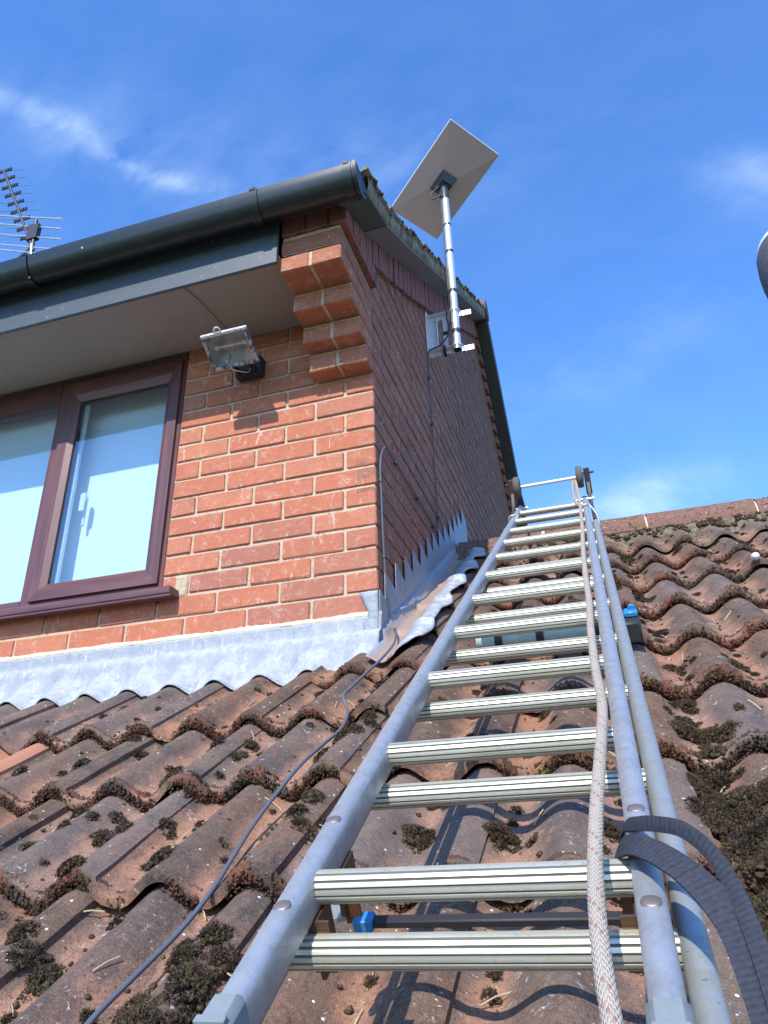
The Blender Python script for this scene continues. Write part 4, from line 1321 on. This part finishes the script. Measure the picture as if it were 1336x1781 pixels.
B2 = [(.640, -1.535, .180), (.647, -1.552, .212), (.658, -1.582, .231), (.672, -1.603, .241), (.688, -1.622, .246), (.702, -1.648, .243), (.710, -1.680, .236), (.713, -1.723, .230), (.714, -1.77, .222), (.717, -1.86, .205), (.722, -2.0, .175)]
Bw = [(.2, 1, 0), (.3, .9, .3), (.4, .6, .8), (.3, .3, 1), (.4, .3, 1), (.6, .3, .9), (.9, .3, .6), (1, .2, .4), (1, .15, .3), (1, .1, .2), (1, .1, .2)]
ribbon(b, [rf(*p) for p in B2], [RFV(*w) for w in Bw], .011)
tag(b.build('strap', M['strap'], angle=60), 'black ribbed webbing strap looped over the right-hand ladder rails', 'strap')

# ------------------------------------------------------------------ television aerial over the gutter
an = thing('television_aerial', 'old television aerial with a long dark boom rising above the gutter', 'aerial', mat=Matrix.Identity(4))
YA = 2.9
def P3(x, z, y=YA): return Vector((x, y, z))
b = MB(); b.tube([P3(-4.93, 3.2), P3(-4.93, 5.62), P3(-4.97, 5.9)], .022, 10); b.build('mast', M['antenna_alu'], an, angle=50)
b = MB(); b.tube([P3(-5.72, 7.40), P3(-4.93, 5.80)], .016, 8); b.build('boom', M['antenna_dark'], an)
b = MB(); b.tube([P3(-5.0, 6.3), P3(-4.94, 5.7)], .02, 8); b.tube([P3(-5.06, 5.75), P3(-4.97, 5.95)], .014, 8); b.box(-5.10, -4.98, YA - .03, YA + .03, 5.70, 5.74); b.box(-5.06, -4.92, YA - .03, YA + .03, 5.98, 6.2); b.build('bracket', M['antenna_dark'], an)
for k in range(9):
    q = k / 9.5
    c_ = P3(-5.72 + .79 * q, 7.40 - 1.60 * q)
    b = MB(); L = .11
    for dz in (-.018, .018): b.box(c_.x - L, c_.x + L, c_.y - .006, c_.y + .006, c_.z + dz - .005, c_.z + dz + .005)
    for dx in (-.10, -.055, .055, .10): b.box(c_.x + dx - .012, c_.x + dx + .012, c_.y - .01, c_.y + .01, c_.z - .022, c_.z + .022)
    b.tube([c_ + Vector((-.26, -.05, .02)), c_ + Vector((.26, .05, -.02))], .0022, 6)
    b.build('director', M['antenna_dark'], an)
for x0, z0, x1, z1 in ((-5.55, 6.56, -4.66, 6.20), (-5.52, 6.41, -4.64, 6.04), (-5.48, 6.23, -4.61, 5.87), (-5.47, 6.07, -4.66, 5.73), (-5.47, 5.99, -4.7, 5.66)):
    b = MB(); b.tube([P3(x0, z0), P3(x1, z1)], .011, 8)
    for x_, z_ in ((x0, z0), (x1, z1)): b.tube([P3(x_ - .03, z_ + .012), P3(x_ + .03, z_ - .012)], .014, 8)
    b.build('reflector_rod', M['antenna_alu'], an, angle=60)

# ------------------------------------------------------------------ cowl at the right edge
co = thing('vent_cowl', 'grey weathered cowl with a pale top at the right edge above the ridge', 'cowl', loc=(1.925, 1.33, 1.865))
prof_c = [(.05, -.42), (.12, -.30), (.185, -.18), (.222, -.06), (.236, .05), (.238, .14), (.232, .22), (.215, .265)]
b = MB(); b.lathe(prof_c, 40); b.build('drum', M['cowl'], co, angle=50)
b = MB(); b.lathe([(.216, .262), (.212, .285), (.17, .33), (.09, .36), (.02, .37)], 40); b.build('top', M['cowl_top'], co, angle=50)
b = MB(); b.lathe([(.2395, -.10), (.2440, -.09), (.2440, -.080), (.2395, -.07)], 40); b.tube([(0, 0, -.42), (0, 0, -1.40)], .03, 14); b.build('stem', M['dark_steel'], co, angle=50)

# ------------------------------------------------------------------ moss, rust lichen, litter
rng = np.random.default_rng(5)
ico_v, ico_f = None, None
bm = bmesh.new(); bmesh.ops.create_icosphere(bm, subdivisions=1, radius=1.0); bm.verts.ensure_lookup_table()
ico_v = np.array([v.co[:] for v in bm.verts]); ico_f = np.array([[v.index for v in f.verts] for f in bm.faces]); bm.free()
bm = bmesh.new(); bmesh.ops.create_icosphere(bm, subdivisions=2, radius=1.0); bm.verts.ensure_lookup_table()
ico2_v = np.array([v.co[:] for v in bm.verts]); ico2_f = np.array([[v.index for v in f.verts] for f in bm.faces]); bm.free()
RR = np.array([[1, 0, 0], [0, CA, -SA], [0, SA, CA]])


def to_world(P): return P @ RR.T + np.array([0, 0, -.15])


def tri_mesh(name, verts, faces, mat, smooth=False):
    me = bpy.data.meshes.new(name)
    me.vertices.add(len(verts)); me.vertices.foreach_set('co', verts.astype(np.float32).ravel())
    me.loops.add(faces.size); me.loops.foreach_set('vertex_index', faces.astype(np.int32).ravel())
    me.polygons.add(len(faces)); me.polygons.foreach_set('loop_start', np.arange(0, faces.size, 3, dtype=np.int32))
    me.polygons.foreach_set('loop_total', np.full(len(faces), 3, dtype=np.int32))
    if smooth: me.polygons.foreach_set('use_smooth', np.ones(len(faces), dtype=bool))
    me.materials.append(mat); me.update(calc_edges=True); me.validate()
    return me


def lumps(centers, radii, squash, tv=ico_v, tf=ico_f, rough=.35):
    n = len(centers); m = len(tv)
    j = 1 + rng.uniform(-rough, rough, size=(n, m, 1))
    V = tv[None] * j * radii[:, None, None]
    V[:, :, 2] *= squash
    V = V + centers[:, None, :]
    F = tf[None] + (np.arange(n) * m)[:, None, None]
    return V.reshape(-1, 3), F.reshape(-1, 3)


def leaves(bases, dirs_, length, width):
    n = len(bases)
    d = dirs_ / np.linalg.norm(dirs_, axis=1, keepdims=True)
    r = rng.normal(size=(n, 3)); s_ = np.cross(d, r); s_ /= np.linalg.norm(s_, axis=1, keepdims=True)
    L = (length * rng.uniform(.5, 1.3, n))[:, None]; Wd = (width * rng.uniform(.6, 1.3, n))[:, None]
    V = np.stack([bases - s_ * Wd, bases + s_ * Wd, bases + d * L], 1).reshape(-1, 3)
    F = np.arange(3 * n).reshape(-1, 3)
    return V, F


def nprof(x):
    return -AMP * (np.sin(np.pi * (x - CREST0) / PER) ** 2) ** 1.06


def surf(x, s):
    ph = ((s - E0) / GAUGE) % 1.0
    return nprof(x) - ph * GAUGE * math.sin(TILT)


def join(parts):
    V = []; F = []; b_ = 0
    for v, f in parts:
        V.append(v); F.append(f + b_); b_ += len(v)
    return np.concatenate(V), np.concatenate(F)


# rusty lichen crust along the leading edge of each tile: a granular sheet plus loose grains and tufts
parts = []
pc = []; pr_ = []; lf_b = []; lf_d = []
oct_v = np.array([(1, 0, 0), (-1, 0, 0), (0, 1, 0), (0, -1, 0), (0, 0, 1), (0, 0, -1)], float)
oct_f = np.array([(0, 2, 4), (2, 1, 4), (1, 3, 4), (3, 0, 4), (2, 0, 5), (1, 2, 5), (3, 1, 5), (0, 3, 5)])
for (x0, e, jh, r, c) in TILES:
    if not (-1.9 < e < 1.2): continue
    if x0 + .15 < .03 and e > -.4: continue
    close = e < -.4
    NXc, NKc = (150, 11) if close else (90, 7)
    xx = np.linspace(-.118, .178, NXc) + x0
    cover = np.array([mnoise.noise(Vector((x * 6, e * 5, 2.2))) + .35 * mnoise.noise(Vector((x * 25, e * 5, 8.2))) for x in xx])
    lad = ((xx > .36) & (xx < .72)) if e < -.9 else np.zeros(NXc, bool)
    thick = np.clip((cover + .26) * 2.2, 0, 1) * np.where(lad, .12, 1.0)
    thick = np.where((xx < .175) & (e > -.2), 0, thick)
    K = np.linspace(0, 1, NKc)
    G = np.zeros((NXc, NKc, 3))
    G[:, :, 0] = xx[:, None]
    bulge = np.sin(np.pi * np.clip(K * 1.05, 0, 1))[None, :] * (.010 * thick[:, None]) + .0015
    G[:, :, 1] = e + .012 * (1 - K)[None, :] ** 3 - bulge
    G[:, :, 2] = (nprof(xx) + jh + .0015)[:, None] - K[None, :] * (.0155 + .017 * thick)[:, None]
    jit = .0022 * (.35 + thick)[:, None, None]
    G += rng.normal(0, 1, G.shape) * jit * np.array([.5, .8, .8])
    ok = thick > .10
    idx = np.arange(NXc * NKc).reshape(NXc, NKc)
    a_, b_, c_, d_ = idx[:-1, :-1], idx[1:, :-1], idx[1:, 1:], idx[:-1, 1:]
    m = (ok[:-1] & ok[1:])[:, None] & np.ones((1, NKc - 1), bool)
    Fq = np.concatenate([np.stack([a_[m], b_[m], c_[m]], 1), np.stack([a_[m], c_[m], d_[m]], 1)])
    parts.append((G.reshape(-1, 3), Fq))
    n = 420 if close else 170
    xs_ = rng.uniform(-.118, .178, n) + x0
    th = np.interp(xs_, xx, thick); keep = th > rng.uniform(.05, .5, n); xs_ = xs_[keep]; th = th[keep]; n = len(xs_)
    q = rng.random(n)
    z = nprof(xs_) - q * .030
    s_ = e - .004 - .009 * np.sin(np.pi * q) * th + rng.uniform(-.003, .004, n)
    pc.append(np.stack([xs_, s_, z + jh], 1)); pr_.append(rng.uniform(.0013, .0034, n))
    m2 = int(n * 1.1)
    pick = rng.integers(0, max(n, 1), m2) if n else np.zeros(0, int)
    lf_b.append(np.stack([xs_[pick], s_[pick] - .002, z[pick] + rng.normal(0, .003, m2 if n else 0)], 1)); k_ = len(pick)
    lf_d.append(np.stack([rng.normal(0, .6, k_), rng.normal(-.8, .4, k_), rng.normal(.45, .5, k_)], 1))
parts.append(lumps(np.concatenate(pc), np.concatenate(pr_), .9, oct_v, oct_f, .3))
parts.append(leaves(np.concatenate(lf_b), np.concatenate(lf_d), .0050, .0010))
V, F = join(parts)
o = obj('edge_lichen', tri_mesh('edge_lichen', to_world(V), F, M['rust'])); tag(o, kind='stuff')
tag(o, 'rusty red-brown lichen crusting the lower edges of the roof tiles', 'lichen')

# moss cushions: chosen ones seen in the photograph and many scattered in the troughs
cush = [(-.188, -1.205, .026), (-.189, -.705, .016), (-.456, -.608, .014), (-.136, -1.37, .026), (-.10, -1.385, .02), (-.165, -1.34, .02), (-.045, -1.185, .022), (-.06, -1.165, .018), (-.218, -.86, .022), (-.19, -.875, .016),
        (.129, -1.043, .022), (.134, -.985, .020), (.150, -1.08, .02), (-.132, -1.02, .018), (-.184, -1.07, .014), (.128, -.698, .018), (.146, -.64, .020), (.10, -.72, .016), (.13, -.60, .018), (.115, -1.40, .022), (.13, -1.35, .024), (.15, -1.44, .026), (.16, -1.38, .022), (.168, -1.50, .03), (.14, -1.53, .03), (.11, -1.50, .024), (.18, -1.57, .03), (.15, -1.62, .03), (.21, -1.45, .022),
        (.768, -.731, .022), (.794, -.80, .030), (.765, -.79, .026), (.820, -.83, .022), (.754, -.965, .022), (.747, -1.088, .022), (.797, -1.078, .026), (.83, -1.064, .024), (.767, -1.121, .026), (.80, -1.14, .026), (.84, -1.12, .028), (.87, -1.10, .024), (.775, -1.02, .020), (.765, .273, .026), (.80, .25, .02), (.467, -1.109, .022), (.332, -1.081, .024), (.35, -1.10, .018), (.79, -.93, .020),
        (.80, -1.22, .028), (.84, -1.26, .03), (.87, -1.2, .03), (.82, -1.33, .03), (.78, -1.30, .022), (.41, -.83, .02), (.62, -1.1, .018), (.33, -.95, .02), (.48, -1.55, .026), (.52, -1.57, .02), (.34, -1.33, .016), (-.34, -.98, .018), (-.30, -.995, .014), (-.48, -.78, .016), (-.35, -.66, .012), (-.62, -.80, .018), (-.66, -.75, .014), (-.40, -1.05, .016), (.68, .62, .022), (.70, .35, .02), (.69, .45, .022)]
for x, s, r_ in ((.80, -1.02, .03), (.84, -1.05, .03), (.77, -1.06, .024), (.78, -1.16, .026), (.81, -1.19, .028), (.86, -1.16, .026), (.76, -1.22, .022), (.90, -1.13, .022), (.79, -1.26, .026), (.76, -.99, .018), (.785, -.94, .02), (.77, -.90, .018), (.93, -.86, .016), (.93, -.72, .014), (.80, -.42, .016), (.78, -.39, .014), (.93, .26, .014), (.66, .30, .014)): cush.append((x, s, r_))
cush = [(x, s, r_ * (.62 + .3 * ((k_ * 37) % 10) / 10)) for k_, (x, s, r_) in enumerate(cush)]
C0 = [(x, s, r_, 1.0) for x, s, r_ in cush]
for i in range(1900):
    x = rng.uniform(-1.75, 2.4); s = rng.uniform(-2.0, 1.35)
    if x < .16 and s > -.24: continue
    u = abs(((x - CREST0) / PER) % 1.0 - .5)          # 0 in the trough
    ph = ((s - E0) / GAUGE) % 1.0
    w = math.exp(-(u / .20) ** 2) * (.30 + .7 * max(0, (ph - .45) / .55) ** .7)
    dens = .8 + 1.4 * mnoise.noise(Vector((x * 3.1, s * 2.9, 4)))
    if rng.random() > w * dens * 1.0: continue
    C0.append((x, s, .006 + .011 * rng.random() ** 2, .8))
# fine trough litter
for i in range(26000):
    x = rng.uniform(-1.6, 2.0); s = rng.uniform(-1.8, 1.35)
    if x < .16 and s > -.24: continue
    u = abs(((x - CREST0) / PER) % 1.0 - .5); ph = ((s - E0) / GAUGE) % 1.0
    k_ = mnoise.noise(Vector((x * 6, s * 6, 14)))
    if rng.random() > math.exp(-(u / .24) ** 2) * max(0, .62 + 1.8 * k_) * (.4 + ph * .8) + .012: continue
    C0.append((x, s, .0012 + .0065 * rng.random() ** 2.6, .6))
C0 = np.array(C0)
big = C0[:, 2] > .0056
parts = []
lv_b = []; lv_d = []; lv_l = []
for x, s, r_, _q in C0[big]:
    n_l = int(10 + (r_ / .012) ** 2 * 16)
    a = rng.uniform(0, 2 * np.pi, n_l); ang_r = 1 + .45 * np.sin(a * 2 + x * 40) * np.cos(a * 3 + s * 30)
    q = np.sqrt(rng.random(n_l)) * r_ * 1.15 * ang_r
    cx = x + np.cos(a) * q * .9; cs = s + np.sin(a) * q * 1.25
    hz = surf(cx, cs)
    dome = np.maximum(0, 1 - (q / (r_ * 1.2)) ** 2) ** .5 * r_ * .75
    nL = 10 if r_ < .01 else 16
    V_, F_ = lumps(np.stack([cx, cs, hz + dome * rng.uniform(.2, .95, n_l)], 1), rng.uniform(.10, .30, n_l) * r_ + .0012, .85, rough=.5)
    parts.append((V_, F_))
    m = int(60 + (r_ / .012) ** 2 * 260)
    a = rng.uniform(0, 2 * np.pi, m); q = np.sqrt(rng.random(m)) * r_ * 1.3 * (1 + .45 * np.sin(a * 2 + x * 40) * np.cos(a * 3 + s * 30))
    cx = x + np.cos(a) * q * .95; cs = s + np.sin(a) * q * 1.3
    dome = np.maximum(0, 1 - (q / (r_ * 1.3)) ** 2) ** .5 * r_ * .9
    bz = surf(cx, cs) + dome
    lv_b.append(np.stack([cx, cs, bz], 1))
    lv_d.append(np.stack([np.cos(a) * q / r_ * .8 + rng.normal(0, .5, m), np.sin(a) * q / r_ * .8 + rng.normal(0, .5, m), np.full(m, .6) + rng.normal(0, .4, m)], 1))
sm_ = C0[~big]
parts.append(lumps(np.stack([sm_[:, 0], sm_[:, 1], surf(sm_[:, 0], sm_[:, 1]) + sm_[:, 2] * .3], 1), sm_[:, 2], .7))
parts.append(leaves(np.concatenate(lv_b), np.concatenate(lv_d), .0048, .0011))
# moss along the ridge joint and the top of the upper verge
n = 260
xr_ = rng.uniform(.05, 2.6, n); rr_ = rng.uniform(.003, .011, n)
keep = np.array([mnoise.noise(Vector((x * 7, 0, 31))) > -.05 for x in xr_])
a_ = rng.choice([1.35, 1.5, 1.7, .35], n, p=[.35, .3, .2, .15]) + rng.normal(0, .1, n)
P_w = np.stack([xr_, 1.322 - np.cos(a_) * .103, .612 + np.sin(a_) * .100], 1)[keep]
n = 900
xb_ = rng.uniform(.05, 2.6, n); kb = np.array([mnoise.noise(Vector((x * 5, 7, 3))) > -.25 for x in xb_]) 
tb = rng.random(n)
P_b = np.stack([xb_, 1.235 - .055 * tb, .628 - .06 * tb + nprof(xb_) * .6 * tb], 1)[kb]
Vb, Fb = lumps(P_b, rng.uniform(.003, .012, n)[kb], .8, rough=.5)
V, F = join(parts)
Vw = to_world(V)
V3, F3 = lumps(P_w, rr_[keep], .7)
n = 420
yv = rng.uniform(-.35, AY, n); kv = np.array([mnoise.noise(Vector((y * 5, 3, 31))) > -.1 for y in yv])
zv = np.array([roof_z(y) for y in yv]) + .100 - .024 * (((yv - EY) / .285) % 1.0)
V4, F4 = lumps(np.stack([np.full(n, RX + .004) + rng.uniform(-.012, .008, n), yv, zv], 1)[kv], rng.uniform(.004, .012, n)[kv], .8)
V, F = join([(Vw, F), (V3, F3), (V4, F4), (Vb, Fb)])
o = obj('moss', tri_mesh('moss', V, F, M['moss'])); tag(o, 'dark dry moss cushions lying in the troughs of the tiled roof', 'moss', kind='stuff')
# straw and twigs
n = 190
xs_ = rng.uniform(-1.0, 1.2, n); ss_ = rng.uniform(-1.75, .3, n)
xs_ = CREST0 + PER * (np.floor((xs_ - CREST0) / PER) + .5) + rng.normal(0, .022, n)
ok = ~((xs_ < .17) & (ss_ > -.24)); xs_, ss_ = xs_[ok], ss_[ok]; n = len(xs_)
b = MB()
for x, s in zip(xs_, ss_):
    a = rng.uniform(0, math.pi); L = rng.uniform(.006, .02)
    h0 = float(surf(x, s)) + .004
    p0 = rf(x - math.cos(a) * L, s - math.sin(a) * L, float(surf(x - math.cos(a) * L, s - math.sin(a) * L)) + .003); p2 = rf(x + math.cos(a) * L, s + math.sin(a) * L, float(surf(x + math.cos(a) * L, s + math.sin(a) * L)) + rng.uniform(.003, .010))
    b.tube([p0, (p0 + p2) / 2 + Vector((0, 0, .002)), p2], rng.uniform(.0006, .0012), 5)
o = b.build('straw', M['straw']); tag(o, 'bits of pale straw and twig caught among the moss on the tiles', 'litter', kind='stuff')
# a pale lump stuck on the right-hand tiles
b = MB(); b.lathe([(.010, -.012), (.013, 0), (.012, .014), (.007, .022), (.002, .024)], 14)
o = b.build('white_cap', M['white_plastic'], angle=60, M=ROOF_M @ Matrix.Translation((1.138, .44, .010)) @ Matrix.Rotation(1.2, 4, 'X'))
tag(o, 'small white cap lying on the tiles at the far right', 'cap')
